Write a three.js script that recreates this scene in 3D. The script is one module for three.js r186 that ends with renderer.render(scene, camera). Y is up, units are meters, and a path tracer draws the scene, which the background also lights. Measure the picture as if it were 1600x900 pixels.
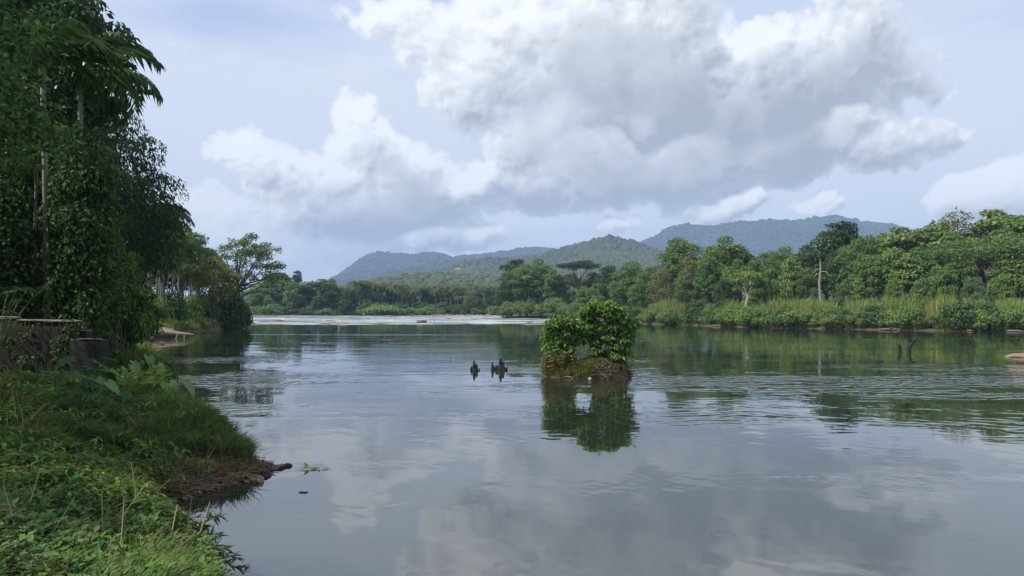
import * as THREE from 'three';

// ---------------------------------------------------------------- camera, sky, sun, exposure
const EYE = 3.0, F = 1236, HORIZON = 484;             // metres above the water; focal length and horizon row in a 1600 x 900 frame
const scene = new THREE.Scene();
const camera = new THREE.PerspectiveCamera(2 * Math.atan(450 / F) * 180 / Math.PI, 16 / 9, 0.1, 12000);
camera.position.set(0, EYE, 0);
camera.setViewOffset(1600, 900, 0, 450 - HORIZON, 1600, 900);
scene.add(camera);

const renderer = new THREE.WebGLRenderer({ antialias: true });
renderer.setSize(1024, 576);
renderer.toneMapping = THREE.LinearToneMapping;
renderer.toneMappingExposure = 1.38;
renderer.shadowMap.enabled = true;

const sunDirection = new THREE.Vector3(-0.64, 0.74, 0.24).normalize();
const sun = new THREE.DirectionalLight(new THREE.Color(1.0, 0.94, 0.84), 5);
sun.name = 'sun';
sun.position.copy(sunDirection).multiplyScalar(300).add(new THREE.Vector3(0, 0, -80));
sun.target.position.set(0, 0, -80);
sun.castShadow = true;
sun.shadow.radius = 1.5;
sun.shadow.mapSize.set(4096, 4096);
Object.assign(sun.shadow.camera, { left: -220, right: 220, top: 220, bottom: -220, near: 1, far: 900 });
scene.add(sun, sun.target);

scene.fog = new THREE.FogExp2(new THREE.Color(0.42, 0.62, 1.0), 0.00019);

function skyTexture() {
  const W = 4096, H = 2048, HALF = H / 2, K = 1236;
  // clouds are laid out in angles; one unit is 1/1236 radian of azimuth (U, from 800) and of elevation (V, down from 484)
  const U0 = 800 - Math.PI * K, dU = 2 * Math.PI * K / W, dV = (Math.PI / 2) * K / HALF;
  const heap = new Float32Array(W * HALF), dens = new Float32Array(W * HALF), tone = new Float32Array(W * HALF).fill(0.62);
  const splat = (u, v, ru, rv, w, bias = 0) => {        // a heap of cloud, lit from the upper left where the sun stands
    const c0 = Math.floor((u - ru - U0) / dU), c1 = Math.ceil((u + ru - U0) / dU);
    const r0 = Math.max(0, Math.floor((484 - v - rv) / dV)), r1 = Math.min(HALF - 1, Math.ceil((484 - v + rv) / dV));
    for (let r = r0; r <= r1; r++) {
      const y = (484 - (r + 0.5) * dV - v) / rv;
      for (let c = c0; c <= c1; c++) {
        const x = (U0 + (c + 0.5) * dU - u) / ru, q = 1 - x * x - y * y;
        if (q > 0) { const k = r * W + ((c % W) + W) % W, a = heap[k], b = w * q, t = Math.min(1, Math.max(0, 0.5 + (b - a) * 2.2)); tone[k] = a > 0 ? tone[k] + (0.52 - 0.42 * (0.5 * x + 0.87 * y) + bias - tone[k]) * t : 0.52 - 0.42 * (0.5 * x + 0.87 * y) + bias; heap[k] = Math.max(a, b) + 0.25 * Math.min(a, b); }
      }
    }
  };
  const px = (x, y) => { const az = Math.atan((x - 800) / F); return [800 + az * K, 484 - Math.atan((484 - y) / F * Math.cos(az)) * K]; };
  const heaps = [
    [1050, 150, 170, 105, 1, -.3], [1185, 170, 150, 100, 1, -.3], [930, 130, 190, 120, .9, -.12], [985, 60, 170, 105, .95, -.1], [1285, 100, 130, 92, .9, -.22], [1330, 50, 90, 80, .7, -.18], [1380, 110, 80, 80, .5, -.15],
    [755, 120, 105, 115, .8, .12], [850, 52, 150, 95, .85, .1], [700, 60, 100, 60, .5, .2], [620, 20, 120, 38, .5, .25], [1180, 72, 62, 56, .98, .3], [1225, 240, 120, 60, .95, -.25],
    [1100, 245, 125, 76, 1, -.12], [925, 262, 135, 78, 1, -.05], [1005, 298, 140, 48, 1, -.25], [820, 302, 130, 42, .85, -.2], [880, 178, 110, 56, .92, .2], [830, 225, 90, 62, .97, .08], [1140, 225, 56, 40, .95, .22], [1010, 190, 70, 40, .97, .15],
    [735, 288, 58, 42, .95, .28], [960, 225, 70, 40, .9, .2],
    [545, 338, 120, 46, .8, -.25], [660, 325, 110, 50, .9, -.2], [600, 322, 105, 52, .9, -.15], [510, 296, 95, 50, .95, .02], [430, 258, 80, 44, .9, .18], [372, 222, 58, 34, .85, .3], [330, 225, 40, 24, .5, .3],
    [650, 275, 85, 55, .85, .02], [585, 236, 78, 52, .9, .22], [556, 188, 52, 46, .85, .32], [535, 280, 40, 26, .9, .3], [780, 258, 44, 26, .8, .3],
    [1395, 226, 95, 50, .8, -.02], [1310, 210, 80, 58, .95, .18], [1450, 210, 50, 26, .45, .1],
    [1120, 338, 60, 24, .8, .25], [1155, 322, 54, 32, .95, .42], [1185, 325, 30, 20, .8, .4], [962, 364, 44, 15, .8, .35], [945, 358, 20, 12, .8, .4], [1285, 333, 50, 15, .8, .38], [1312, 322, 24, 14, .85, .42], [1560, 306, 92, 38, .95, .35], [1610, 292, 60, 42, .9, .4], [1520, 290, 40, 24, .8, .42],
    [420, 392, 170, 46, .42, .3], [360, 335, 150, 40, .34, .3], [470, 350, 120, 34, .4, .22], [300, 410, 130, 40, .4, .3],
    [690, 372, 80, 34, .65, .12], [745, 374, 48, 28, .7, .25], [660, 380, 40, 24, .7, .25], [545, 398, 100, 34, .5, .12], [600, 370, 90, 30, .45, .05],
  ];
  for (const [x, y, a, b, w, o] of heaps) { const [u, v] = px(x, y); splat(u, v, a, b, w, o); }
  const rnd = random(41);
  for (let k = 0; k < 120; k++) {                       // the same kind of cloud all round and overhead
    const az = (rnd() * 2 - 1) * Math.PI, el = Math.pow(rnd(), 1.3) * 1.35 + 0.03;
    if (Math.abs(az) < 0.72 && el < 0.45) continue;
    const size = 40 + 170 * Math.min(1, el * 1.6) * (0.5 + rnd());
    const n = 4 + Math.floor(rnd() * 5);
    for (let j = 0; j < n; j++) {
      const s = size * (0.5 + 0.7 * rnd());
      splat(800 + az * K + (rnd() - 0.5) * 2.6 * size / Math.max(0.25, Math.cos(el)), 484 - el * K + (rnd() - 0.5) * size, s * 1.2 / Math.max(0.25, Math.cos(el)), s * 0.75, 0.6 + 0.4 * rnd(), (rnd() - 0.45) * 0.5);
    }
  }
  const at = (field, u, v) => {
    let c = (u - U0) / dU - 0.5, r = (484 - v) / dV - 0.5;
    r = Math.min(Math.max(r, 0), HALF - 1.001);
    const r0 = Math.floor(r), fr = r - r0, c0 = Math.floor(c), fc = c - c0, a = ((c0 % W) + W) % W, b = (a + 1) % W;
    return (field[r0 * W + a] * (1 - fc) + field[r0 * W + b] * fc) * (1 - fr) + (field[(r0 + 1) * W + a] * (1 - fc) + field[(r0 + 1) * W + b] * fc) * fr;
  };
  const col = new Float32Array(W * HALF * 3), mix = (a, b, t) => a + (b - a) * t;
  const st = (a, b, x) => { const t = Math.min(1, Math.max(0, (x - a) / (b - a))); return t * t * (3 - 2 * t); };
  // full detail where the lens looks and a coarser grid with the same clouds elsewhere
  const C0 = Math.floor((800 - 0.62 * K - U0) / dU) & ~3, C1 = Math.ceil((800 + 0.62 * K - U0) / dU) & ~3, R1 = Math.ceil(0.5 * K / dV) & ~3;
  const sweep = (field, n, fn) => {
    for (let r = 0; r < HALF; r += 4) for (let c = 0; c < W; c += 4) {
      if (c >= C0 && c < C1 && r < R1) { for (let j = 0; j < 4; j++) for (let i = 0; i < 4; i++) fn(r + j, c + i, ((r + j) * W + c + i) * n); } else fn(r, c, (r * W + c) * n);
    }
    for (let r = 0; r < HALF; r++) for (let c = 0; c < W; c++) {
      const r0 = r & ~3, c0 = c & ~3;
      if ((r === r0 && c === c0) || (c0 >= C0 && c0 < C1 && r0 < R1)) continue;
      const fr = (r - r0) / 4, fc = (c - c0) / 4, r2 = Math.min(r0 + 4, HALF - 4), c2 = (c0 + 4) % W;
      for (let j = 0; j < n; j++) field[(r * W + c) * n + j] = mix(mix(field[(r0 * W + c0) * n + j], field[(r0 * W + c2) * n + j], fc), mix(field[(r2 * W + c0) * n + j], field[(r2 * W + c2) * n + j], fc), fr);
    }
  };
  sweep(dens, 1, (r, c, o) => {
    const u = U0 + (c + 0.5) * dU, v = 484 - (r + 0.5) * dV;
    const wu = (fbm(u / 110, v / 110, 3, 3) - 0.5) * 70 + (fbm(u / 30 + 9, v / 30, 3, 5) - 0.5) * 36 + (fbm(u / 9, v / 9, 2, 6) - 0.5) * 12, wv = (fbm(u / 110 + 40, v / 110, 3, 7) - 0.5) * 56 + (fbm(u / 30 + 70, v / 30, 3, 9) - 0.5) * 30 + (fbm(u / 9 + 33, v / 9, 2, 10) - 0.5) * 12;
    const far = Math.min(1, 0.3 + (484 - v) / 260), h = at(heap, u + wu * far, v + wv * far);
    const puff = 1 - Math.abs(2 * fbm(u / 46 + wu * 0.01, v / 40, 5, 11) - 1) * 1.6, wisp = fbm(u / 90, v / 55, 6, 13);
    const d = h * 1.35 + ((puff - 0.72) * 0.34 + (fbm(u / 13, v / 12, 4, 17) - 0.5) * 0.5) * Math.min(1, h * 4) + (wisp - 0.54) * 1.0 * Math.min(1, 0.3 + h * 2);
    dens[o] = Math.max(0, Math.min(1.6, (d - 0.1) * 1.35));
  });
  sweep(col, 3, (r, c, o) => {
    const u = U0 + (c + 0.5) * dU, v = 484 - (r + 0.5) * dV, el = (r + 0.5) / HALF * 90, up = st(0, 26, el), high = st(20, 85, el);
    let q = [mix(mix(.76, .315, up), .16, high), mix(mix(.78, .405, up), .25, high), mix(mix(.81, .625, up), .5, high)];
    // thin veil of high cloud, drawn out sideways
    const veil = st(0.22, 0.62, fbm(u / 420 + 5, v / 95, 5, 21)) * (0.6 + 0.4 * st(0.3, 0.62, fbm(u / 900 + 3.1, v / 700 + 2, 2, 23))), va = Math.min(1, veil * 0.9 + 0.5 * st(0.5, 0.8, fbm(u / 160 + 3, v / 42, 5, 25)));
    q = [mix(q[0], .60, va), mix(q[1], .65, va), mix(q[2], .735, va)];
    const d = dens[r * W + c];
    if (d > 0.001) {
      let depth = 0, near = 0;
      for (let s = 1; s <= 10; s++) { const g = s * (3 + s * 1.0); depth += at(dens, u - g * 0.5, v - g * 0.87) * (3 + s * 2); if (s < 5) near += (d - at(dens, u - g * 0.6, v - g * 0.8)) / s; }
      const wu = (fbm(u / 60, v / 60, 3, 33) - 0.5) * 60, wv = (fbm(u / 60 + 50, v / 60, 3, 35) - 0.5) * 44;
      const fine = fbm(u / 14, v / 13, 4, 31) - 0.5, billow = Math.abs(fbm(u / 60, v / 52, 4, 37) - 0.5), a = 1 - Math.exp(-d * (2.5 + fine * 2.4 + 1.6 * at(tone, u, v)));
      const L = Math.max(0, Math.min(1, at(tone, u + wu, v + wv) * 0.85 + Math.exp(-depth * 0.012) * 0.5 - 0.12 + near * 0.42 + fine * 0.16 + (0.1 - billow) * 0.55));
      const cc = [mix(.34, .84, L), mix(.365, .845, L), mix(.41, .85, L)], low = st(9, 0, el) * 0.15;   // far clouds are seen through much air
      for (let j = 0; j < 3; j++) q[j] = mix(q[j], mix(cc[j], [.6, .64, .72][j], low), a);
    }
    col[o] = q[0]; col[o + 1] = q[1]; col[o + 2] = q[2];
  });
  const data = new Float32Array(W * H * 4);
  for (let r = 0; r < HALF; r++) for (let c = 0; c < W; c++) {
    const k = ((HALF + r) * W + (c + W * 3 / 4) % W) * 4, o = (r * W + c) * 3;      // straight ahead (-z) lies a quarter of the way along the texture
    data[k] = col[o] * 0.95; data[k + 1] = col[o + 1] * 0.96; data[k + 2] = col[o + 2] * 0.98; data[k + 3] = 1;
  }
  for (let i = 0; i < W * HALF; i++) { data[i * 4] = .18; data[i * 4 + 1] = .21; data[i * 4 + 2] = .24; data[i * 4 + 3] = 1; }
  const t = new THREE.DataTexture(data, W, H, THREE.RGBAFormat, THREE.FloatType);
  t.mapping = THREE.EquirectangularReflectionMapping;
  t.magFilter = t.minFilter = THREE.LinearFilter;
  t.needsUpdate = true;
  return t;
}
scene.background = skyTexture();
scene.environment = scene.background;

// ---------------------------------------------------------------- small helpers
function random(seed) { let s = seed | 0; return () => { s = (s + 0x6d2b79f5) | 0; let t = Math.imul(s ^ (s >>> 15), 1 | s); t = (t + Math.imul(t ^ (t >>> 7), 61 | t)) ^ t; return ((t ^ (t >>> 14)) >>> 0) / 4294967296; }; }
function hash2(x, y, s) { let h = Math.imul(x, 374761393) + Math.imul(y, 668265263) + Math.imul(s, 1274126177) | 0; h = Math.imul(h ^ (h >>> 13), 1274126177); return ((h ^ (h >>> 16)) >>> 0) / 4294967296; }
function noise(x, y, s) {
  const ix = Math.floor(x), iy = Math.floor(y), fx = x - ix, fy = y - iy, u = fx * fx * (3 - 2 * fx), v = fy * fy * (3 - 2 * fy);
  const a = hash2(ix, iy, s), b = hash2(ix + 1, iy, s), c = hash2(ix, iy + 1, s), d = hash2(ix + 1, iy + 1, s);
  return a + (b - a) * u + (c - a) * v + (a - b - c + d) * u * v;
}
function fbm(x, y, octaves, s) { let f = 0, a = 0.5, t = 0; for (let i = 0; i < octaves; i++) { f += a * noise(x, y, s + i); t += a; a *= 0.5; x = x * 2.03 + 17.1; y = y * 2.01 + 5.7; } return f / t; }
function sat(x) { return x < 0 ? 0 : x > 1 ? 1 : x; }
function smooth(a, b, x) { const t = sat((x - a) / (b - a)); return t * t * (3 - 2 * t); }
function lerp(a, b, t) { return a + (b - a) * t; }
const V = (x, y, z) => new THREE.Vector3(x, y, z);
const X = (px, d) => (px - 800) / F * d;                  // a column of the photograph at d metres from the lens
const Y = (py, d) => EYE - (py - HORIZON) / F * d;        // a row of the photograph at d metres
const C = (...v) => v;

// ---------------------------------------------------------------- names, labels, meshes
const taken = {};
function numbered(name) { const n = taken[name] = (taken[name] ?? -1) + 1; return n ? name + '_' + String(n).padStart(3, '0') : name; }
function tag(o, label, category, group) { o.userData = { label, category }; if (group) o.userData.group = group; return o; }
function shadows(o) { o.traverse((m) => { if (m.isMesh) m.castShadow = m.receiveShadow = true; }); return o; }
function structure(name, geometry, material, label) {
  const m = new THREE.Mesh(geometry, material); m.name = numbered(name); m.userData = { kind: 'structure', label }; scene.add(shadows(m)); return m;
}
function group(name, label, category, at, grp) {
  const g = new THREE.Group(); g.name = numbered(name); g.position.copy(at); scene.add(g); return tag(g, label, category, grp);
}
function part(name, geometry, material, parent) { const m = new THREE.Mesh(geometry, material); m.name = name; m.castShadow = m.receiveShadow = true; parent.add(m); return m; }

class Shape {                                             // collects triangles with a colour for each vertex
  constructor() { this.p = []; this.c = []; this.i = []; this.uv = null; }
  v(x, y, z, c) { this.p.push(x, y, z); this.c.push(c[0], c[1], c[2]); return this.p.length / 3 - 1; }
  geometry(flat) {
    let g = new THREE.BufferGeometry();
    g.setAttribute('position', new THREE.Float32BufferAttribute(this.p, 3));
    g.setAttribute('color', new THREE.Float32BufferAttribute(this.c, 3));
    g.setIndex(this.i);
    if (flat) g = g.toNonIndexed();
    g.computeVertexNormals();
    return g;
  }
  // a leaf: pointed at both ends, folded along its rib
  leaf(x, y, z, dx, dy, dz, nx, ny, nz, L, W, c, fold = 0.18, droop = 0.12) {
    let sx = dy * nz - dz * ny, sy = dz * nx - dx * nz, sz = dx * ny - dy * nx;
    const sl = Math.hypot(sx, sy, sz) || 1; sx /= sl; sy /= sl; sz /= sl;
    const ux = sy * dz - sz * dy, uy = sz * dx - sx * dz, uz = sx * dy - sy * dx, m = L * 0.42, w = W / 2, f = W * fold;
    const a = this.v(x, y, z, c), l = this.v(x + dx * m - sx * w + ux * f, y + dy * m - sy * w + uy * f, z + dz * m - sz * w + uz * f, c);
    const t = this.v(x + dx * L - ux * L * droop, y + dy * L - uy * L * droop, z + dz * L - uz * L * droop, c), r = this.v(x + dx * m + sx * w + ux * f, y + dy * m + sy * w + uy * f, z + dz * m + sz * w + uz * f, c);
    this.i.push(a, t, l, a, r, t);
  }
  // a tapered, bending round limb through the points
  tube(pts, radii, n, color, cap = true) {
    let prev = null; const t = V(), b = V(), s = V(1, 0, 0);
    for (let k = 0; k < pts.length; k++) {
      t.subVectors(pts[Math.min(k + 1, pts.length - 1)], pts[Math.max(k - 1, 0)]).normalize();
      if (Math.abs(t.dot(s)) > 0.9) s.set(0, 0, 1);
      b.crossVectors(t, s).normalize(); s.crossVectors(b, t).normalize();
      const ring = [];
      for (let j = 0; j < n; j++) {
        const a = j / n * Math.PI * 2, cs = Math.cos(a) * radii[k], sn = Math.sin(a) * radii[k], c = typeof color === 'function' ? color(k, j) : color;
        ring.push(this.v(pts[k].x + s.x * cs + b.x * sn, pts[k].y + s.y * cs + b.y * sn, pts[k].z + s.z * cs + b.z * sn, c));
      }
      if (prev) for (let j = 0; j < n; j++) { const q = (j + 1) % n; this.i.push(prev[j], ring[q], ring[j], prev[j], prev[q], ring[q]); }
      prev = ring;
    }
    if (cap) { const p = pts[pts.length - 1], m = this.v(p.x, p.y, p.z, typeof color === 'function' ? color(pts.length - 1, 0) : color); for (let j = 0; j < n; j++) this.i.push(prev[j], prev[(j + 1) % n], m); }
  }
}

// ---------------------------------------------------------------- materials
function grainTexture(size, fn, srgb = false) {
  const data = new Uint8Array(size * size * 4);
  for (let y = 0; y < size; y++) for (let x = 0; x < size; x++) { const v = fn(x / size, y / size); for (let j = 0; j < 3; j++) data[(y * size + x) * 4 + j] = Math.max(0, Math.min(255, (v.length ? v[j] : v) * 255)); data[(y * size + x) * 4 + 3] = 255; }
  const t = new THREE.DataTexture(data, size, size); t.wrapS = t.wrapT = THREE.MirroredRepeatWrapping; t.magFilter = THREE.LinearFilter; if (srgb) t.colorSpace = THREE.SRGBColorSpace; t.needsUpdate = true; return t;
}
const lumps = grainTexture(512, (x, y) => fbm(x * 40, y * 40, 6, 61));
const leafMaterial = new THREE.MeshPhysicalMaterial({ vertexColors: true, roughness: 1, transmission: 0.32, thickness: 0, side: THREE.DoubleSide, specularIntensity: 0.3 });
const glossyLeaf = new THREE.MeshPhysicalMaterial({ vertexColors: true, roughness: 0.5, side: THREE.DoubleSide, specularIntensity: 0.6 });
const barkMaterial = new THREE.MeshStandardMaterial({ vertexColors: true, roughness: 0.95 });
const stoneMaterial = new THREE.MeshStandardMaterial({ vertexColors: true, roughness: 0.85 });
const soilMaterial = new THREE.MeshStandardMaterial({ vertexColors: true, roughness: 0.95, bumpMap: lumps, bumpScale: 0.06 });

// ---------------------------------------------------------------- river banks
// the water's edge, as columns and rows of the photograph on the water plane, then on round behind the camera; per point: bank step, its width, slope above, greatest height
const NEAR = [0.52, 0.34, 0.2, 3.2], LEFT = [0.6, 0.9, 0.3, 3.6], RIGHT = [0.75, 0.6, 0.06, 2.6], FAR = [0.7, 1.5, 0.02, 3];
const onWater = (px, py) => { const d = EYE * F / (py - HORIZON); return [X(px, d), d]; };
const shore = [
  [-1.6, 5.2, NEAR], [...onWater(345, 960), NEAR], [...onWater(318, 905), NEAR], [...onWater(272, 862), NEAR], [...onWater(240, 815), NEAR], [...onWater(246, 790), NEAR], [...onWater(300, 772), [0.34, 0.5, 0.2, 3]], [...onWater(372, 752), [0.2, 0.5, 0.2, 3]], [...onWater(425, 735), [0.1, 0.6, 0.25, 3]],
  [...onWater(398, 722), [0.2, 0.5, 0.2, 3]], [...onWater(366, 704), [0.5, 0.3, 0.2, 3]], [...onWater(340, 688), NEAR], [...onWater(318, 672), NEAR], [...onWater(284, 650), NEAR], [...onWater(268, 622), NEAR], [...onWater(243, 585), LEFT], [...onWater(222, 548), LEFT], [...onWater(226, 529), LEFT], [...onWater(290, 520.5), LEFT], [...onWater(346, 514.5), LEFT],
  [...onWater(350, 506), LEFT], [X(352, 260), 260, FAR], [X(360, 346), 346, FAR], [X(560, 352), 352, FAR], [X(700, 346), 346, FAR], [X(800, 348), 348, FAR], [X(796, 300), 300, FAR],
  [X(783, 250), 250, RIGHT], [X(880, 246), 246, RIGHT], [X(960, 200), 200, RIGHT], [...onWater(1000, 506), RIGHT], [...onWater(1100, 509), RIGHT], [...onWater(1200, 512), RIGHT], [...onWater(1300, 514), RIGHT], [...onWater(1400, 516), RIGHT], [...onWater(1500, 517.5), RIGHT], [...onWater(1600, 518.5), RIGHT],
  [90, 100, RIGHT], [125, 80, RIGHT], [145, 40, RIGHT], [150, -60, RIGHT], [20, -60, NEAR], [6, -10, NEAR], [2.5, 2.5, NEAR],
];
function bank(x, d) {                                     // signed distance to the water's edge (land positive) and the bank's profile there
  let best = 1e9, inside = false, ws = 0; const q = [0, 0, 0, 0];
  for (let k = 0, j = shore.length - 1; k < shore.length; j = k++) {
    const [ax, ad, ap] = shore[j], [bx, bd, bp] = shore[k];
    if ((ad > d) !== (bd > d) && x < (bx - ax) * (d - ad) / (bd - ad) + ax) inside = !inside;
    const ex = bx - ax, ed = bd - ad, t = sat(((x - ax) * ex + (d - ad) * ed) / (ex * ex + ed * ed)), r = (x - ax - ex * t) ** 2 + (d - ad - ed * t) ** 2;
    if (r < best) best = r;
    const w = 1 / (r + 0.3) ** 2; ws += w;
    for (let i = 0; i < 4; i++) q[i] += w * lerp(ap[i], bp[i], t);
  }
  for (let i = 0; i < 4; i++) q[i] /= ws;
  return [inside ? -Math.sqrt(best) : Math.sqrt(best), q];
}
const HOLLOW = [X(150, 12.6), 12.6];                        // a washed-out hollow in the near bank
function groundAt(x, d) {
  let [s, [step, width, slope, most]] = bank(x, d);
  const r = Math.hypot(x, d);
  s += (fbm(x * 0.9, d * 0.9, 3, 71) - 0.5) * 0.5 * sat(r / 20) + (fbm(x * 0.12, d * 0.12, 2, 73) - 0.5) * 5 * sat((r - 60) / 80);
  if (s < 0) return -Math.min(1.6, -s * 0.35) - 0.02;
  let h = step * (1 - Math.exp(-s / width)) + most * (1 - Math.exp(-Math.max(0, s - 0.2) * slope / most));
  h += (fbm(x * 0.8, d * 0.8, 4, 75) - 0.5) * 0.45 * sat(s) + (fbm(x * 2.1, d * 2.1, 3, 76) - 0.5) * 0.28 * sat(s - 0.2) * sat((40 - r) / 20) + (fbm(x * 4, d * 4, 3, 77) - 0.5) * 0.16 * sat(s * 3) * sat((40 - r) / 20) + (fbm(x * 0.02, d * 0.02, 3, 79) - 0.5) * 3 * sat((s - 30) / 60);
  const pit = 1 - ((x - HOLLOW[0]) / 1.0) ** 2 - ((d - HOLLOW[1]) / 0.7) ** 2; if (pit > 0) h -= 0.34 * smooth(0, 0.7, pit);
  return h;
}
const spread = (a, b, fine, grow, reach) => {             // grid lines: fine between a and b, wider and wider outside
  const left = [], right = []; let q = fine;
  for (let v = a; v > -reach; v -= q) { left.push(v); q *= grow; }
  q = fine;
  for (let v = b; v < reach; v += q) { right.push(v); q *= grow; }
  const mid = []; for (let v = a + fine; v < b - fine / 2; v += fine) mid.push(v);
  return [...left.reverse(), ...mid, ...right];
};
{
  const xs = spread(-16, -2, 0.14, 1.045, 6000), ds = spread(4, 26, 0.14, 1.035, 6500).filter((d) => d > -200), s = new Shape(), uv = [];
  for (const d of ds) for (const x of xs) {
    const h = groundAt(x, d), n = fbm(x * 1.3, d * 1.3, 4, 81), m = fbm(x * 0.23, d * 0.23, 3, 83), [e] = Math.hypot(x, d) < 400 ? bank(x, d) : [50];
    const mud = [lerp(.045, .1, n), lerp(.034, .07, n), lerp(.024, .045, n)], turf = [lerp(.03, .06, m), lerp(.05, .085, m), lerp(.016, .028, m)], t = smooth(0.9, 2.6, e + (n - 0.5) * 2);
    s.v(x, h, -d, [lerp(mud[0], turf[0], t), lerp(mud[1], turf[1], t), lerp(mud[2], turf[2], t)]); uv.push(x / 3, d / 3);
  }
  const w = xs.length;
  for (let r = 0; r + 1 < ds.length; r++) for (let c = 0; c + 1 < w; c++) { const a = r * w + c; s.i.push(a, a + 1, a + w, a + 1, a + w + 1, a + w); }
  const g = s.geometry(); g.setAttribute('uv', new THREE.Float32BufferAttribute(uv, 2));
  structure('ground', g, soilMaterial, 'muddy earth and turf of the river banks');
}

// ---------------------------------------------------------------- river
const TILE = 130;
function waveTextures() {
  const N = 1024, h = new Float32Array(N * N), rnd = random(91);
  // fine ripples that repeat every 24 m, grouped in drifting patches
  const waves = [];
  for (let k = 0; k < 70; k++) { const f = 12 + Math.floor(rnd() ** 1.6 * 90), a = (rnd() - 0.5) * 2.2 + Math.PI / 2; waves.push([Math.round(f * Math.cos(a)), Math.round(f * Math.sin(a)), rnd() * 6.283, 1 / Math.pow(f, 1.15)]); }
  const tab = new Float32Array(N); for (let i = 0; i < N; i++) tab[i] = Math.sin(i / N * 2 * Math.PI);
  const pt = (x, y, n, s) => { // repeating noise
    const ix = Math.floor(x), iy = Math.floor(y), fx = x - ix, fy = y - iy, u = fx * fx * (3 - 2 * fx), v = fy * fy * (3 - 2 * fy), H = (a, b) => hash2(((a % n) + n) % n, ((b % n) + n) % n, s);
    return lerp(lerp(H(ix, iy), H(ix + 1, iy), u), lerp(H(ix, iy + 1), H(ix + 1, iy + 1), u), v);
  };
  for (let y = 0; y < N; y++) for (let x = 0; x < N; x++) {
    let v = 0; for (const [fx, fy, p, a] of waves) v += a * tab[((fx * x + fy * y + p * 163) & (N - 1))];
    const patch = pt(x / N * 5, y / N * 14, 5 * 14, 3) * 0.6 + pt(x / N * 10, y / N * 30, 300, 4) * 0.4;
    h[y * N + x] = v * (0.1 + 0.9 * smooth(0.45, 0.8, patch));
  }
  const data = new Uint8Array(N * N * 4), k = 0.5 * N / 24 * 0.045;
  for (let y = 0; y < N; y++) for (let x = 0; x < N; x++) {
    const sx = (h[y * N + ((x + 1) & (N - 1))] - h[y * N + ((x - 1) & (N - 1))]) * k, sy = (h[((y + 1) & (N - 1)) * N + x] - h[((y - 1) & (N - 1)) * N + x]) * k, o = (y * N + x) * 4, l = 1 / Math.hypot(sx * 8, sy * 8, 1);
    data[o] = 127.5 - sx * 8 * l * 127.5; data[o + 1] = 127.5 - sy * 8 * l * 127.5; data[o + 2] = 127.5 + 127.5 * l; data[o + 3] = 255;
  }
  const normal = new THREE.DataTexture(data, N, N); normal.wrapS = normal.wrapT = THREE.RepeatWrapping; normal.magFilter = THREE.LinearFilter; normal.needsUpdate = true;
  normal.repeat.set(TILE / 24, TILE / 24);
  // broad slicks, current lines and the riffles where stones lie just under the surface; x from -60 m, d from 0 m
  const M = 2048, bump = new Float32Array(M * M);
  const riffles = [[15, 32.5, 14, 5.5, .9], [27, 40, 13, 5, .8], [2, 31, 3.5, 2, .3], [-12, 34, 6, 6, .42], [-17, 47, 7, 6, .4], [-9, 24, 3, 3, .35], [14, 17.6, 5, .8, .4], [1, 40, 9, 4, .2], [30, 60, 14, 3, .4], [20, 75, 20, 2, .4], [-6, 60, 14, 3, .2], [44, 82, 18, 2.5, .5], [-20, 95, 22, 4, .3], [4, 14.5, 2.5, .5, .15], [11, 15.5, 3, .6, .25], [4.5, 22, 4, 1.4, .2]];
  const ripple = []; for (let k = 0; k < 26; k++) { const l = 0.2 + rnd() * 0.7, a = Math.PI / 2 + (rnd() - 0.5) * 2.4; ripple.push([Math.cos(a) / l, Math.sin(a) / l, rnd(), Math.pow(l, 1.1)]); }
  const Q = M / 4 + 1, strength = new Float32Array(Q * Q), swell = new Float32Array(Q * Q), bendX = new Float32Array(Q * Q), bendD = new Float32Array(Q * Q);
  for (let j = 0; j < Q; j++) for (let i = 0; i < Q; i++) {
    const x = -60 + i * 4 / M * TILE, d = j * 4 / M * TILE;
    const wx = x + (fbm(x * 0.09, d * 0.2, 3, 95) - 0.5) * 9, wd = d + (fbm(x * 0.07 + 30, d * 0.3, 3, 97) - 0.5) * 5;
    let m = 0; for (const [cx, cd, rx, rd, w] of riffles) m = Math.max(m, w * (1 - ((wx - cx) / rx) ** 2 - ((wd - cd) / rd) ** 2));
    m = smooth(0, 0.6, m) * (0.35 + 0.65 * smooth(0.3, 0.6, fbm(x * 0.35, d * 1.1, 3, 99)));
    strength[j * Q + i] = m + smooth(0.56, 0.8, fbm(x * 0.05 + 7, d * 0.42, 4, 101)) * 0.09 * sat(d / 45);
    bendX[j * Q + i] = (fbm(x * 0.3, d * 0.5, 3, 105) - 0.5) * 3.4; bendD[j * Q + i] = (fbm(x * 0.25 + 11, d * 0.45, 4, 107) - 0.5) * 2.6;
    swell[j * Q + i] = (fbm(x * 0.22, d * 0.3, 3, 103) - 0.5) * 0.014;
  }
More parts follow.
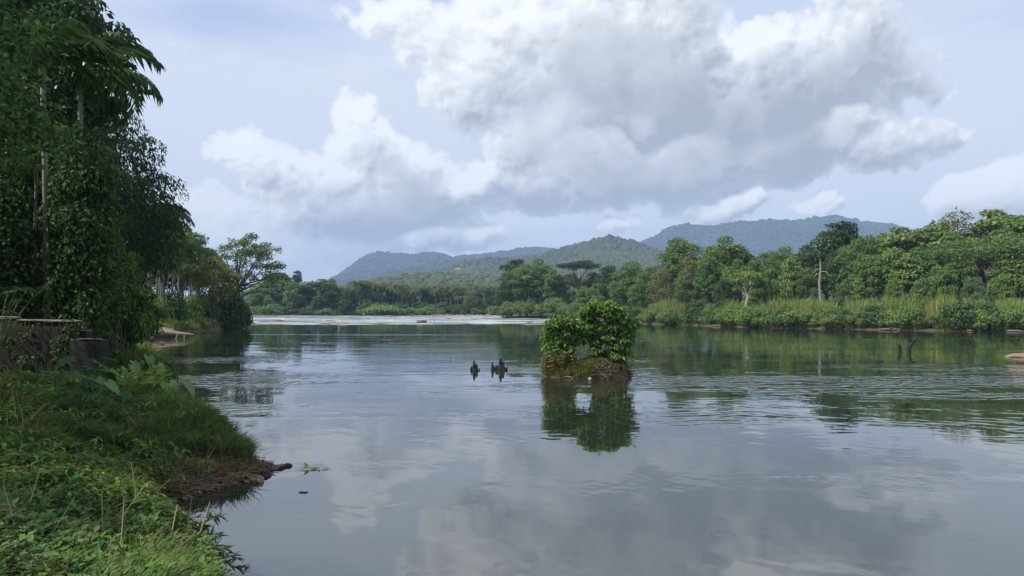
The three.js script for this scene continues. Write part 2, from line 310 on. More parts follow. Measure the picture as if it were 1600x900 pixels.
  for (let j = 0; j < M; j++) for (let i = 0; i < M; i++) {
    const x = -60 + (i + 0.5) / M * TILE, d = (j + 0.5) / M * TILE, c = i >> 2, r = j >> 2, fc = (i & 3) / 4, fr = (j & 3) / 4, o = r * Q + c;
    const m = lerp(lerp(strength[o], strength[o + 1], fc), lerp(strength[o + Q], strength[o + Q + 1], fc), fr);
    let v = lerp(lerp(swell[o], swell[o + 1], fc), lerp(swell[o + Q], swell[o + Q + 1], fc), fr);
    if (m > 0.01) { const bx = x + lerp(lerp(bendX[o], bendX[o + 1], fc), lerp(bendX[o + Q], bendX[o + Q + 1], fc), fr), bd = d + lerp(lerp(bendD[o], bendD[o + 1], fc), lerp(bendD[o + Q], bendD[o + Q + 1], fc), fr); let q = 0; for (const [fx, fy, p, a] of ripple) q += a * tab[((fx * bx + fy * bd + p + 200) * N) & (N - 1)]; v += q * m * 0.0052; }
    bump[j * M + i] = v;
  }
  let lo = 1e9, hi = -1e9; for (const v of bump) { if (v < lo) lo = v; if (v > hi) hi = v; }
  const b = new Float32Array(M * M * 4); for (let i = 0; i < M * M; i++) { const v = (bump[i] - lo) / (hi - lo); b[i * 4] = b[i * 4 + 1] = b[i * 4 + 2] = v; b[i * 4 + 3] = 1; }
  const bt = new THREE.DataTexture(b, M, M, THREE.RGBAFormat, THREE.FloatType); bt.wrapS = bt.wrapT = THREE.MirroredRepeatWrapping; bt.magFilter = THREE.LinearFilter; bt.needsUpdate = true;
  return { normal, bump: bt, range: hi - lo };
}
const waves = waveTextures();
const waterMaterial = new THREE.MeshPhysicalMaterial({ color: new THREE.Color().setRGB(.016, .021, .015), roughness: 0.03, ior: 2.33, normalMap: waves.normal, normalScale: new THREE.Vector2(0.05, 0.05), bumpMap: waves.bump, bumpScale: waves.range });
{
  const xs = spread(-40, 60, 10, 1.2, 900), ds = spread(0, 140, 10, 1.2, 700).filter((d) => d > -150), p = [], uv = [], idx = [];
  for (const d of ds) for (const x of xs) { p.push(x, 0, -d); uv.push((x + 60) / TILE, d / TILE); }
  for (let r = 0; r + 1 < ds.length; r++) for (let c = 0; c + 1 < xs.length; c++) { const a = r * xs.length + c, w = xs.length; idx.push(a, a + 1, a + w, a + 1, a + w + 1, a + w); }
  const g = new THREE.BufferGeometry(); g.setAttribute('position', new THREE.Float32BufferAttribute(p, 3)); g.setAttribute('uv', new THREE.Float32BufferAttribute(uv, 2)); g.setIndex(idx); g.computeVertexNormals();
  structure('river_water', g, waterMaterial, 'calm dark green river water that mirrors trees and clouds');
}
// the shallow rapids upstream: broken water that climbs a little, with foam along its steps
{
  const s = new Shape(), nx = 210, nd = 150;
  for (let r = 0; r <= nd; r++) for (let c = 0; c <= nx; c++) {
    const d = 141 + 215 * Math.pow(r / nd, 1.25), x = lerp(-62 - (d - 141) * 0.36, lerp(8, 34, sat((d - 141) / 60)), c / nx), u = x + (fbm(x * 0.05, d * 0.1, 3, 111) - 0.5) * 20;
    const edge = fbm(x * 0.06, 3.3, 3, 113) * 22, rise = smooth(0, 26, d - 141 - edge) * 0.1 + smooth(0, 150, d - 170) * 0.42;
    const w = fbm(u * 0.06, d * 0.28, 5, 115), f = smooth(0.5, 0.68, w + 0.1 * (noise(u * 0.5, d * 0.9, 117) - 0.5)) * smooth(-2, 14, d - 141 - edge);
    const y = -0.06 + rise + (fbm(u * 0.3, d * 0.6, 4, 119) - 0.5) * 0.16 * smooth(-2, 12, d - 141 - edge) + f * 0.07;
    s.v(x, y, -d, [lerp(.03, .5, f), lerp(.038, .53, f), lerp(.036, .55, f)]);
  }
  for (let r = 0; r < nd; r++) for (let c = 0; c < nx; c++) { const a = r * (nx + 1) + c, w = nx + 1; s.i.push(a, a + 1, a + w, a + 1, a + w + 1, a + w); }
  structure('rapids_water', s.geometry(), new THREE.MeshPhysicalMaterial({ vertexColors: true, roughness: 0.3, ior: 1.6 }), 'pale broken water of the shallow rapids upstream');
}

// ---------------------------------------------------------------- hills
function blobGeometry(seed, detail = 1, squash = 0.8, colour = [1, 1, 1]) {
  const g = new THREE.IcosahedronGeometry(1, detail), p = g.attributes.position, c = [];
  for (let k = 0; k < p.count; k++) {
    const x = p.getX(k), y = p.getY(k), z = p.getZ(k), n = 0.72 + 0.56 * noise(x * 1.7 + z * 0.9 + 7, y * 1.7 - z * 1.3 + 3, seed) + 0.2 * (noise(x * 4 + z * 3, y * 4 + z * 2, seed + 5) - 0.5);
    p.setXYZ(k, x * n, y * n * squash, z * n); c.push(...colour);
  }
  g.setAttribute('color', new THREE.Float32BufferAttribute(c, 3)); g.computeVertexNormals(); return g;
}
const canopyMaterial = new THREE.MeshStandardMaterial({ roughness: 1 });
function ridge(name, label, crest, dist, depth, seed, colour, wood, rough, bare) {
  // crest: columns and rows of the skyline, at dist metres
  const n = 240, rows = 46, s = new Shape(), grid = [], x0 = X(crest[0][0], dist), x1 = X(crest.at(-1)[0], dist);
  const top = (px) => { let k = 0; while (k < crest.length - 2 && crest[k + 1][0] < px) k++; const [a, b] = [crest[k], crest[k + 1]], t = sat((px - a[0]) / (b[0] - a[0])); return Y(lerp(a[1], b[1], t * t * (3 - 2 * t) * 0.5 + t * 0.5), dist); };
  for (let r = 0; r <= rows; r++) for (let c = 0; c <= n; c++) {
    const t = r / rows, x = lerp(x0, x1, c / n), px = 800 + x / dist * F, H = Math.max(2, top(px)), front = t < 0.7;
    const q = front ? t / 0.7 : 1 - (t - 0.7) / 0.3 * 0.8, d = dist - depth * (0.7 - t) / 0.7 * (front ? 1 : 0.6);
    const spur = fbm(x / depth * 5, d / depth * 2.2, 4, seed), prof = Math.pow(q, 1.15) * (1 - rough * Math.sin(q * Math.PI) * spur);
    const y = H * prof + 1.5 + (q > 0.9 && front ? (fbm(x / 60, 0.5, 3, seed + 9) - 0.5) * H * 0.03 : 0);
    grid.push([x, y, d]);
    const b = bare ? Math.max(...bare.map(([bx, by, rx, ry]) => 1 - ((800 + x / d * F - bx) / rx) ** 2 - ((484 - (y - EYE) / d * F - by) / ry) ** 2)) + (fbm(x / 40, d / 40, 3, seed + 4) - 0.5) * 2.4 : -1, k = smooth(0, 0.5, b), v = 0.75 + 0.5 * fbm(x / 90, d / 90, 3, seed + 2);
    s.v(x, y, -d, [lerp(colour[0] * v, .15, k), lerp(colour[1] * v, .13, k), lerp(colour[2] * v, .09, k)]);
  }
  for (let r = 0; r < rows; r++) for (let c = 0; c < n; c++) { const a = r * (n + 1) + c, w = n + 1; s.i.push(a, a + 1, a + w, a + 1, a + w + 1, a + w); }
  structure(name, s.geometry(), new THREE.MeshStandardMaterial({ vertexColors: true, roughness: 1 }), label);
  // the wood that covers it
  const rnd = random(seed), im = new THREE.InstancedMesh(blobGeometry(seed, 1), canopyMaterial, wood.count), m = new THREE.Matrix4(), col = new THREE.Color(); let k = 0;
  for (let tries = 0; k < wood.count && tries < wood.count * 4; tries++) {
    const t = Math.pow(rnd(), wood.bias ?? 1) * 0.715, cc = rnd() * n, r0 = Math.min(rows - 1, Math.floor(t * rows)), c0 = Math.min(n - 1, Math.floor(cc)), i = r0 * (n + 1) + c0, ft = t * rows - r0, fc = cc - c0;
    const P = [0, 1, 2].map((j) => lerp(lerp(grid[i][j], grid[i + 1][j], fc), lerp(grid[i + n + 1][j], grid[i + n + 2][j], fc), ft));
    if (bare && bare.some(([bx, by, rx, ry]) => ((800 + P[0] / P[2] * F - bx) / rx) ** 2 + ((484 - (P[1] - EYE) / P[2] * F - by) / ry) ** 2 < 0.8 + rnd() * 0.4)) continue;
    const z = wood.size * (0.45 + 0.9 * rnd() * rnd() + 0.2 * rnd());
    m.makeRotationY(rnd() * 6.28).scale(V(z, z * (0.7 + 0.5 * rnd()), z)).setPosition(P[0], P[1] + z * 0.15, -P[2]);
    im.setMatrixAt(k, m);
    const v = (0.75 + 0.4 * rnd()) * (0.6 + 0.8 * fbm(P[0] / wood.size / 16, P[2] / wood.size / 16, 4, seed + 21)), y = fbm(P[0] / wood.size / 30 + 9, P[2] / wood.size / 30, 3, seed + 23) * 1.6 - 0.3; im.setColorAt(k, col.setRGB(colour[0] * v * (1 + 0.35 * y), colour[1] * v * (1 + 0.15 * y), colour[2] * v)); k++;
  }
  im.count = k; im.name = numbered('hill_forest'); im.userData = { kind: 'stuff', label: wood.label }; im.castShadow = im.receiveShadow = true; scene.add(im);
}
ridge('mountain_ridge', 'blue hazy mountain ridge, the farthest of the hills', [[505, 446], [528, 436], [550, 420], [572, 401], [590, 394], [620, 398], [650, 399], [672, 396], [690, 397], [705, 402], [740, 400], [775, 396], [800, 391], [840, 387], [880, 392], [930, 394], [985, 384], [1020, 372], [1045, 355], [1065, 351], [1110, 353], [1160, 346], [1200, 344], [1240, 345], [1280, 341], [1308, 337], [1340, 345], [1388, 350], [1430, 362], [1500, 380], [1580, 392], [1680, 420]], 3900, 1700, 131, [.03, .045, .028], { count: 26000, size: 11, bias: 0.5, label: 'dense forest over the blue far mountain ridge' }, 0.35);
ridge('mountain_spur', 'blue hazy spur that steps down in front of the far ridge', [[540, 445], [575, 436], [610, 424], [650, 418], [700, 408], [735, 406], [790, 404], [850, 398], [900, 392], [960, 396], [1050, 410], [1150, 440]], 3000, 900, 141, [.032, .05, .028], { count: 9000, size: 9, bias: 0.6, label: 'forest over the spur before the far mountain ridge' }, 0.3);
ridge('wooded_hill', 'green wooded hill with small clearings, nearer than the blue ridge', [[600, 452], [640, 440], [690, 424], [730, 409], [762, 404], [800, 407], [836, 402], [870, 391], [905, 381], [930, 374], [950, 371], [985, 377], [1015, 388], [1050, 402], [1100, 418], [1180, 440], [1260, 455]], 1750, 800, 151, [.037, .058, .027], { count: 21000, size: 5.2, bias: 0.75, label: 'patchy forest on the green wooded hill' }, 0.42, [[715, 421, 9, 4], [905, 422, 9, 4]]);
ridge('foot_hill', 'low dark wooded rise at the foot of the hills', [[480, 466], [560, 446], [620, 436], [660, 430], [700, 431], [760, 436], [820, 438], [900, 432], [1000, 440], [1150, 446], [1300, 452]], 950, 380, 161, [.036, .056, .024], { count: 9000, size: 4.2, bias: 0.8, label: 'dark forest on the low rise below the hills' }, 0.25);

// ---------------------------------------------------------------- plants
const tint = (rnd, pal, v = 0.35) => { const a = pal[Math.floor(rnd() * pal.length)], k = 1 - v / 2 + v * rnd(); return [a[0] * k, a[1] * k, a[2] * k]; };
const BARK = [.09, .075, .058], PALE = [.3, .27, .22], DARKBARK = [.05, .04, .03];
const barkTone = (rnd, base) => { const q = []; return (k, j) => { const i = k * 16 + j; return q[i] ??= (() => { const v = 0.7 + 0.6 * rnd(); return [base[0] * v, base[1] * v, base[2] * v]; })(); }; };
const unit = (rnd) => { const z = rnd() * 2 - 1, a = rnd() * 6.2832, r = Math.sqrt(1 - z * z); return [r * Math.cos(a), z, r * Math.sin(a)]; };
const PAL = {
  mid: [[.05, .095, .024], [.06, .11, .026], [.042, .08, .024], [.075, .12, .03]],
  dark: [[.024, .05, .018], [.03, .06, .02], [.036, .066, .022]],
  light: [[.085, .135, .03], [.1, .15, .034], [.07, .12, .03], [.115, .16, .04]],
  olive: [[.075, .095, .034], [.09, .105, .04], [.065, .085, .03]],
  yellow: [[.16, .15, .03], [.2, .165, .035], [.1, .13, .03], [.13, .14, .03]],
  dry: [[.14, .12, .06], [.11, .1, .05], [.1, .115, .04]],
  bright: [[.12, .2, .03], [.15, .22, .035], [.09, .16, .028], [.11, .18, .03]],
};
for (const k in PAL) PAL[k] = PAL[k].map((c) => c.map((v) => v * (k === 'dark' ? 1.15 : k === 'light' || k === 'mid' ? 1.7 : 1.5)));
// leaves over the outside of one clump, a few inside it
function clump(s, rnd, cx, cy, cz, R, squash, n, o) {
  for (let k = 0; k < n; k++) {
    let [x, y, z] = unit(rnd); if (y < -0.25 && rnd() < 0.7) y = -y;
    const q = rnd() < 0.8 ? 0.78 + 0.3 * rnd() : 0.25 + 0.5 * rnd(), px = cx + x * R * q, py = cy + y * R * q * squash, pz = cz + z * R * q;
    // the blade faces outwards and up; it points sideways and hangs
    let [a, b, c] = unit(rnd); const nx = x * 0.7 + a * 0.75, ny = y * 0.6 + 0.55 + b * 0.6, nz = z * 0.7 + c * 0.75;
    [a, b, c] = unit(rnd); let dx = x * 0.7 + a, dy = b * 0.6 - (o.hang ?? 0.35), dz = z * 0.7 + c; const l = 1 / Math.hypot(dx, dy, dz);
    const L = o.leaf * (0.6 + 0.8 * rnd());
    s.leaf(px, py, pz, dx * l, dy * l, dz * l, nx, ny, nz, L, L * (o.wide ?? 0.5), tint(rnd, rnd() < (o.mixed ?? 0) ? o.palette2 : o.palette));
  }
}
// a broadleaf tree with its base at the origin; o.H height, o.R crown radius, o.low height where the crown begins
function makeTree(o) {
  const rnd = random(o.seed), wood = new Shape(), crown = new Shape(), H = o.H, R = o.R, low = o.low, cy = (H + low) / 2, ry = (H - low) / 2;
  const lean = o.lean ?? [(rnd() - 0.5) * 0.1 * H, (rnd() - 0.5) * 0.1 * H], r0 = o.trunk ?? H * 0.022, fork = V(lean[0] * 0.6, low + ry * (o.fork ?? 0.35), lean[1] * 0.6), bark = barkTone(rnd, o.bark ?? BARK);
  const tp = [], tr = [];
  for (let k = 0; k <= 6; k++) { const t = k / 6; tp.push(V(fork.x * t + (rnd() - 0.5) * r0 * 1.5 * (k && k < 6), fork.y * t - 0.4 * (k === 0), fork.z * t + (rnd() - 0.5) * r0 * 1.5 * (k && k < 6))); tr.push(r0 * (k === 0 ? 1.5 : 1 - 0.45 * t)); }
  wood.tube(tp, tr, 8, bark);
  const lobes = [];
  for (let k = 0; k < o.lobes; k++) {
    let best = null, far = -1;
    for (let tries = 0; tries < 6; tries++) {              // keep the clumps apart
      let [x, y, z] = unit(rnd); const q = Math.cbrt(0.3 + 0.7 * rnd());
      if (o.shape === 'umbrella') y = 0.25 + 0.75 * Math.abs(y); else if (o.shape === 'dome') y = Math.abs(y) * 1.2 - 0.2; else if (y < -0.6) y *= -0.5;
      const taper = o.shape === 'cone' ? 1 - 0.45 * (y * 0.5 + 0.5) : 1, p = [lean[0] + x * R * q * 0.82 * taper, cy + y * ry * q * 0.86, lean[1] + z * R * q * 0.82 * taper];
      const gap = Math.min(9, ...lobes.map((l) => Math.hypot(l[0] - p[0], (l[1] - p[1]) * 1.2, l[2] - p[2])));
      if (gap > far) { far = gap; best = p; }
    }
    const r = o.lobe * (0.65 + 0.7 * rnd()); lobes.push([...best, r]);
    clump(crown, rnd, best[0], best[1], best[2], r, o.squash ?? 0.75, Math.round(o.leaves * (r / o.lobe) ** 2), o);
    if (k < (o.limbs ?? 9)) {
      const e = V(best[0], best[1] - r * 0.3, best[2]), from = fork.clone().multiplyScalar(0.62 + 0.38 * rnd()), m = from.clone().lerp(e, 0.5).add(V((rnd() - 0.5) * R * 0.2, -(rnd()) * R * 0.12, (rnd() - 0.5) * R * 0.2));
      const curve = new THREE.QuadraticBezierCurve3(from, m, e).getPoints(5), a = r0 * (0.34 + 0.25 * rnd()); wood.tube(curve, curve.map((_, i) => a * (1 - 0.13 * i)), 6, bark);
    }
  }
  const g = new THREE.Group(); part('trunk', wood.geometry(), barkMaterial, g); part('crown', crown.geometry(), o.glossy ? glossyLeaf : leafMaterial, g);
  return { g, H, R };
}
// a shrub that starts at the ground
function makeShrub(o) {
  const rnd = random(o.seed), wood = new Shape(), leaves = new Shape(), bark = barkTone(rnd, BARK);
  for (let k = 0; k < o.lobes; k++) {
    const a = rnd() * 6.283, q = Math.sqrt(rnd()), x = Math.cos(a) * q * o.R * 0.75, z = Math.sin(a) * q * o.R * 0.75, r = o.lobe * (0.7 + 0.6 * rnd()), y = Math.max(r * 0.45, (o.H - r * 0.7) * Math.sqrt(Math.max(0, 1 - q * q * 0.85)) * (0.45 + 0.55 * rnd()));
    clump(leaves, rnd, x, y, z, r, 0.85, Math.round(o.leaves * (r / o.lobe) ** 2), o);
    if (k < 6) { const c = new THREE.QuadraticBezierCurve3(V(x * 0.15, -0.25, z * 0.15), V(x * 0.4, y * 0.6, z * 0.4), V(x, y, z)).getPoints(4); wood.tube(c, c.map((_, i) => o.H * 0.016 * (1 - i * 0.16)), 5, bark); }
  }
  const g = new THREE.Group(); part('stems', wood.geometry(), barkMaterial, g); part('foliage', leaves.geometry(), o.glossy ? glossyLeaf : leafMaterial, g);
  return { g, H: o.H, R: o.R };
}
// one palm frond along +x: arching rib and two rows of leaflets
function frondGeometry(seed, L, pairs, leaflet, rise, fall, wide, palette, hang) {
  const rnd = random(seed), s = new Shape(), pts = [], rib = tint(rnd, palette, 0.2); let x = 0, y = 0;
  for (let k = 0; k <= 10; k++) { pts.push(V(x, y, 0)); const a = lerp(rise, fall, Math.pow(k / 10, 1.2)); x += Math.cos(a) * L / 10; y += Math.sin(a) * L / 10; }
  s.tube(pts, pts.map((_, k) => L * 0.009 * (1.1 - k / 10)), 4, [rib[0] * 1.3, rib[1] * 1.2, rib[2]]);
  for (let k = 0; k < pairs; k++) for (const e of [-1, 1]) {
    const t = 0.16 + 0.84 * (k + rnd() * 0.5) / pairs, i = Math.min(9, Math.floor(t * 10)), p = pts[i].clone().lerp(pts[i + 1], t * 10 - i), tx = pts[i + 1].x - pts[i].x, ty = pts[i + 1].y - pts[i].y, tl = Math.hypot(tx, ty);
    const q = Math.sin(Math.PI * (0.12 + 0.83 * t)) ** 0.6, dx = tx / tl * (0.5 + 0.4 * t), dy = ty / tl * 0.5 - hang * (0.5 + 0.7 * rnd()), dz = e * (0.9 - 0.25 * t), l = 1 / Math.hypot(dx, dy, dz);
    s.leaf(p.x, p.y, p.z, dx * l, dy * l, dz * l, -ty / tl, tx / tl, 0, leaflet * q * (0.85 + 0.3 * rnd()), wide, tint(rnd, palette, 0.4), 0.1, 0.22);
  }
  return s.geometry();
}
function makePalm(o) {
  const rnd = random(o.seed), wood = new Shape(), g = new THREE.Group(), n = 14, pts = [], rad = [], lean = o.lean ?? 0.08, la = rnd() * 6.28;
  for (let k = 0; k <= n; k++) { const t = k / n; pts.push(V(Math.cos(la) * lean * o.H * t * t, o.H * t - 0.3 * (k === 0), Math.sin(la) * lean * o.H * t * t)); rad.push(o.trunk * (k === 0 ? 1.5 : 1.05 - 0.35 * t) * (k % 2 ? 1.05 : 0.96)); }
  wood.tube(pts, rad, 8, barkTone(rnd, o.bark)); part('trunk', wood.geometry(), barkMaterial, g);
  const top = pts[n];
  if (o.shaft) { const s = new Shape(); s.tube([top.clone(), top.clone().add(V(0, o.shaft * 0.5, 0)), top.clone().add(V(0, o.shaft, 0))], [o.trunk * 0.95, o.trunk * 1.15, o.trunk * 0.5], 8, [.09, .13, .04]); part('crown_shaft', s.geometry(), glossyLeaf, g); top.y += o.shaft * 0.9; }
  const kinds = [0, 1, 2].map((k) => frondGeometry(o.seed * 7 + k, o.frond * (0.9 + 0.1 * k), o.pairs, o.leaflet, o.rise ?? 0.9, (o.fall ?? -1.0) - 0.25 * k, o.wide, o.palette, o.hang ?? 0.5));
  const merged = new Shape();
  for (let k = 0; k < o.fronds; k++) {
    const u = k / o.fronds, m = new THREE.Object3D(); m.position.copy(top); m.rotation.set(0, k * 2.4 + rnd() * 0.5, lerp(0.55, -0.75, Math.pow(u, 1.1)) + (rnd() - 0.5) * 0.2, 'YXZ'); const z = lerp(0.75, 1.05, Math.min(1, u * 2.5)); m.scale.set(z, z, z);
    if (o.separate) { const f = part('frond', kinds[k % 3], leafMaterial, g); f.position.copy(m.position); f.rotation.copy(m.rotation); f.scale.copy(m.scale); } else {
      m.updateMatrix(); const q = kinds[k % 3], p = q.attributes.position, c = q.attributes.color, o0 = merged.p.length / 3, v = V();
      for (let i = 0; i < p.count; i++) { v.fromBufferAttribute(p, i).applyMatrix4(m.matrix); merged.v(v.x, v.y, v.z, [c.getX(i), c.getY(i), c.getZ(i)]); }
      for (const i of q.index.array) merged.i.push(i + o0);
    }
  }
  if (!o.separate) part('crown', merged.geometry(), leafMaterial, g);
  return { g, H: o.H + o.frond * 0.45, R: o.frond };
}
// sets a copy of a plant with its foot on the ground: column and distance, its top's row (or height), how wide against how tall
const placed = new Set();
function stand(name, proto, px, d, top, label, category, grp, o = {}) {
  const g = placed.has(proto) ? proto.g.clone() : proto.g; placed.add(proto);
  const x = o.x ?? X(px, d), base = (o.y ?? groundAt(x, d)) - (o.sink ?? 0.05), h = o.tall ?? Y(top, d) - base, k = h / proto.H;
  g.name = numbered(name); g.position.set(x, base, -d); g.scale.set(k * (o.wide ?? 1), k, k * (o.wide ?? 1)); g.rotation.set(0, o.turn ?? (px * 12.9898 + d * 78.233) % 6.283, 0);
  tag(g, label, category, grp); scene.add(g); return g;
}
function cloneThing(m, name, label, category, grp) { const c = m.clone(); c.name = numbered(name); tag(c, label, category, grp); scene.add(c); return c; }
function scatter(name, label, geometry, material, places) {            // what nobody could count: one object
  const im = new THREE.InstancedMesh(geometry, material, places.length), m = new THREE.Matrix4(), e = new THREE.Euler(), q = new THREE.Quaternion(), col = new THREE.Color();
  places.forEach((p, k) => { q.setFromEuler(e.set(p.rx ?? 0, p.ry ?? 0, p.rz ?? 0, 'YXZ')); im.setMatrixAt(k, m.compose(V(p.x, p.y, p.z), q, V(p.s, p.s * (p.h ?? 1), p.s))); if (p.c) im.setColorAt(k, col.setRGB(...p.c)); });
  im.name = numbered(name); im.userData = { kind: 'stuff', label }; im.castShadow = im.receiveShadow = true; scene.add(im); return im;
}
// a tuft of grass blades
function tuftGeometry(seed, n, H, spreadR, width, palette, bend = 0.5) {
  const rnd = random(seed), s = new Shape();
  for (let k = 0; k < n; k++) {
    const a = rnd() * 6.283, r = spreadR * Math.sqrt(rnd()), x = Math.cos(a) * r, z = Math.sin(a) * r, b = a + (rnd() - 0.5) * 1.6, h = H * (0.5 + 0.6 * rnd()), out = bend * h * (0.3 + 0.9 * rnd()), w = width * (0.7 + 0.6 * rnd()), c = tint(rnd, palette, 0.5);
    const sx = -Math.sin(b) * w / 2, sz = Math.cos(b) * w / 2, cx = Math.cos(b), cz = Math.sin(b);
    const p0 = s.v(x - sx, -0.03, z - sz, c), p1 = s.v(x + sx, -0.03, z + sz, c), m0 = s.v(x + cx * out * 0.3 - sx, h * 0.6, z + cz * out * 0.3 - sz, c), m1 = s.v(x + cx * out * 0.3 + sx, h * 0.6, z + cz * out * 0.3 + sz, c), t = s.v(x + cx * out, h * (1 - 0.25 * bend), z + cz * out, c);
    s.i.push(p0, p1, m1, p0, m1, m0, m0, m1, t);
  }
  return s.geometry();
}
// a low weed: short stems with leaves in whorls
function weedGeometry(seed, stems, H, R, leaf, wide, palette) {
  const rnd = random(seed), s = new Shape();
  for (let k = 0; k < stems; k++) {
    const a = rnd() * 6.283, q = R * Math.sqrt(rnd()), x = Math.cos(a) * q, z = Math.sin(a) * q, h = H * (0.45 + 0.65 * rnd()), ox = (rnd() - 0.5) * 0.5 * h, oz = (rnd() - 0.5) * 0.5 * h, c0 = tint(rnd, palette, 0.4);
    s.tube([V(x, -0.03, z), V(x + ox * 0.5, h * 0.55, z + oz * 0.5), V(x + ox, h, z + oz)], [0.004, 0.003, 0.002], 3, [c0[0] * 1.1, c0[1] * 0.9, c0[2]], false);
    for (let j = 0; j < 3; j++) { const t = 0.45 + 0.27 * j, b0 = rnd() * 6.283; for (let i = 0; i < 3; i++) { const b = b0 + i * 2.1 + rnd() * 0.6, dx = Math.cos(b), dz = Math.sin(b), dy = -0.35 + 1.15 * rnd(), l = 1 / Math.hypot(dx, dy, dz), L = leaf * (0.6 + 0.6 * rnd()); s.leaf(x + ox * t, h * t, z + oz * t, dx * l, dy * l, dz * l, (rnd() - 0.5) * 0.9, 1, (rnd() - 0.5) * 0.9, L, L * wide, tint(rnd, palette, 0.5), 0.14, 0.25); } }
  }
  return s.geometry();
}

// ---------------------------------------------------------------- forest on the far bank
const table = (rows) => (px) => { let k = 0; while (k < rows.length - 2 && rows[k + 1][0] < px) k++; const [a, b] = [rows[k], rows[k + 1]]; return lerp(a[1], b[1], sat((px - a[0]) / (b[0] - a[0]))); };
const shoreD = table([[780, 251], [880, 247], [960, 201], [1000, 169], [1100, 149], [1200, 133], [1300, 124], [1400, 116], [1500, 111], [1600, 107.5], [1720, 103]]);
const edges = {};
function edgeD(px) { const k = Math.round(px); if (edges[k] === undefined) { let d = shoreD(px) - 9; while (d < shoreD(px) + 9 && groundAt(X(px, d), d) < 0.06) d += 0.15; edges[k] = d; } return edges[k]; }   // where the bank really leaves the water
const big = { H: 16, R: 5.2, low: 2.5, lobes: 30, lobe: 1.75, leaves: 250, leaf: 0.54, wide: 0.55, limbs: 10 };
const T = {
  round: makeTree({ ...big, seed: 201, palette: PAL.mid }),
  round2: makeTree({ ...big, seed: 202, palette: PAL.mid, palette2: PAL.light, mixed: 0.35, lobe: 1.5, lobes: 36, leaves: 200 }),
  dark: makeTree({ ...big, seed: 203, R: 4.4, H: 17, palette: PAL.dark, palette2: PAL.mid, mixed: 0.35, lobe: 1.6, lobes: 34, leaves: 210 }),
  light: makeTree({ ...big, seed: 204, palette: PAL.light, palette2: PAL.mid, mixed: 0.4, leaf: 0.6, leaves: 250, lobe: 1.6, lobes: 30 }),
  tiered: makeTree({ ...big, seed: 205, palette: PAL.light, palette2: PAL.olive, mixed: 0.35, leaf: 0.66, wide: 0.6, leaves: 170, lobe: 1.35, lobes: 42, squash: 0.5, shape: 'cone' }),
  olive: makeTree({ ...big, seed: 206, R: 5.6, palette: PAL.olive, palette2: PAL.mid, mixed: 0.5, lobe: 1.5, lobes: 32, leaves: 230, leaf: 0.42 }),
  umbrella: makeTree({ ...big, seed: 207, H: 12, R: 8.5, low: 5, palette: PAL.olive, palette2: PAL.mid, mixed: 0.6, shape: 'umbrella', lobes: 40, lobe: 1.9, squash: 0.45, leaves: 230, leaf: 0.4, wide: 0.35 }),
  flat: makeTree({ ...big, seed: 208, H: 14, R: 5.5, low: 8.5, palette: PAL.dark, shape: 'umbrella', lobes: 18, lobe: 1.6, squash: 0.35, leaves: 210, leaf: 0.42, wide: 0.4, fork: 0.05, trunk: 0.22 }),
  grey: makeTree({ ...big, seed: 209, R: 4.6, H: 12, low: 2, palette: PAL.dry, palette2: PAL.olive, mixed: 0.5, lobes: 30, lobe: 1.2, leaves: 130, leaf: 0.35 }),
  slim: makeTree({ ...big, seed: 210, H: 15, R: 2.6, low: 9, palette: PAL.dark, lobes: 10, lobe: 1.15, leaves: 220, leaf: 0.42 }),
};
const S = {
  green: makeShrub({ seed: 301, H: 4, R: 3, lobes: 22, lobe: 1.0, leaves: 150, leaf: 0.37, wide: 0.5, palette: PAL.mid, palette2: PAL.light, mixed: 0.5, hang: 0.7 }),
  lime: makeShrub({ seed: 302, H: 4, R: 3.1, lobes: 24, lobe: 0.95, leaves: 150, leaf: 0.39, wide: 0.42, palette: PAL.light, palette2: PAL.mid, mixed: 0.3, hang: 0.8 }),
  deep: makeShrub({ seed: 303, H: 4, R: 2.8, lobes: 22, lobe: 1.0, leaves: 150, leaf: 0.37, wide: 0.5, palette: PAL.mid, palette2: PAL.dark, mixed: 0.5, hang: 0.6 }),
  willow: makeShrub({ seed: 304, H: 5, R: 3.2, lobes: 28, lobe: 1.0, leaves: 160, leaf: 0.55, wide: 0.22, palette: PAL.light, palette2: PAL.olive, mixed: 0.5, hang: 1.3 }),
};
const far = { H: 16, R: 5.2, low: 1.2, lobes: 30, lobe: 1.75, leaves: 100, leaf: 0.85, wide: 0.6, limbs: 5 };
const FT = { round: makeTree({ ...far, seed: 221, palette: PAL.mid }), round2: makeTree({ ...far, seed: 222, palette: PAL.mid, palette2: PAL.light, mixed: 0.4 }), dark: makeTree({ ...far, seed: 223, palette: PAL.dark, palette2: PAL.mid, mixed: 0.4 }), light: makeTree({ ...far, seed: 224, palette: PAL.light, palette2: PAL.mid, mixed: 0.4 }), umbrella: makeTree({ ...far, seed: 225, H: 12, R: 8, low: 3.5, shape: 'umbrella', squash: 0.5, palette: PAL.mid, palette2: PAL.dark, mixed: 0.5 }), grey: T.grey };
const words = {
  round: ['round-crowned mid green tree', 'broadleaf_tree'], round2: ['mottled green tree with small clumps', 'broadleaf_tree'], dark: ['tall dark green tree with dense crown', 'broadleaf_tree'], light: ['light green large-leaved tree', 'broadleaf_tree'],
  tiered: ['pale green tree with tiered leafy boughs', 'broadleaf_tree'], olive: ['olive green bushy tree', 'broadleaf_tree'], umbrella: ['wide feathery flat-topped tree', 'umbrella_tree'], flat: ['dark flat-topped tree on bare slanting stems', 'umbrella_tree'], grey: ['thin grey-brown half bare tree', 'broadleaf_tree'], slim: ['slim dark tree with small high crown', 'broadleaf_tree'],
};
const FOREST = 'trees of the forest behind the reeds';
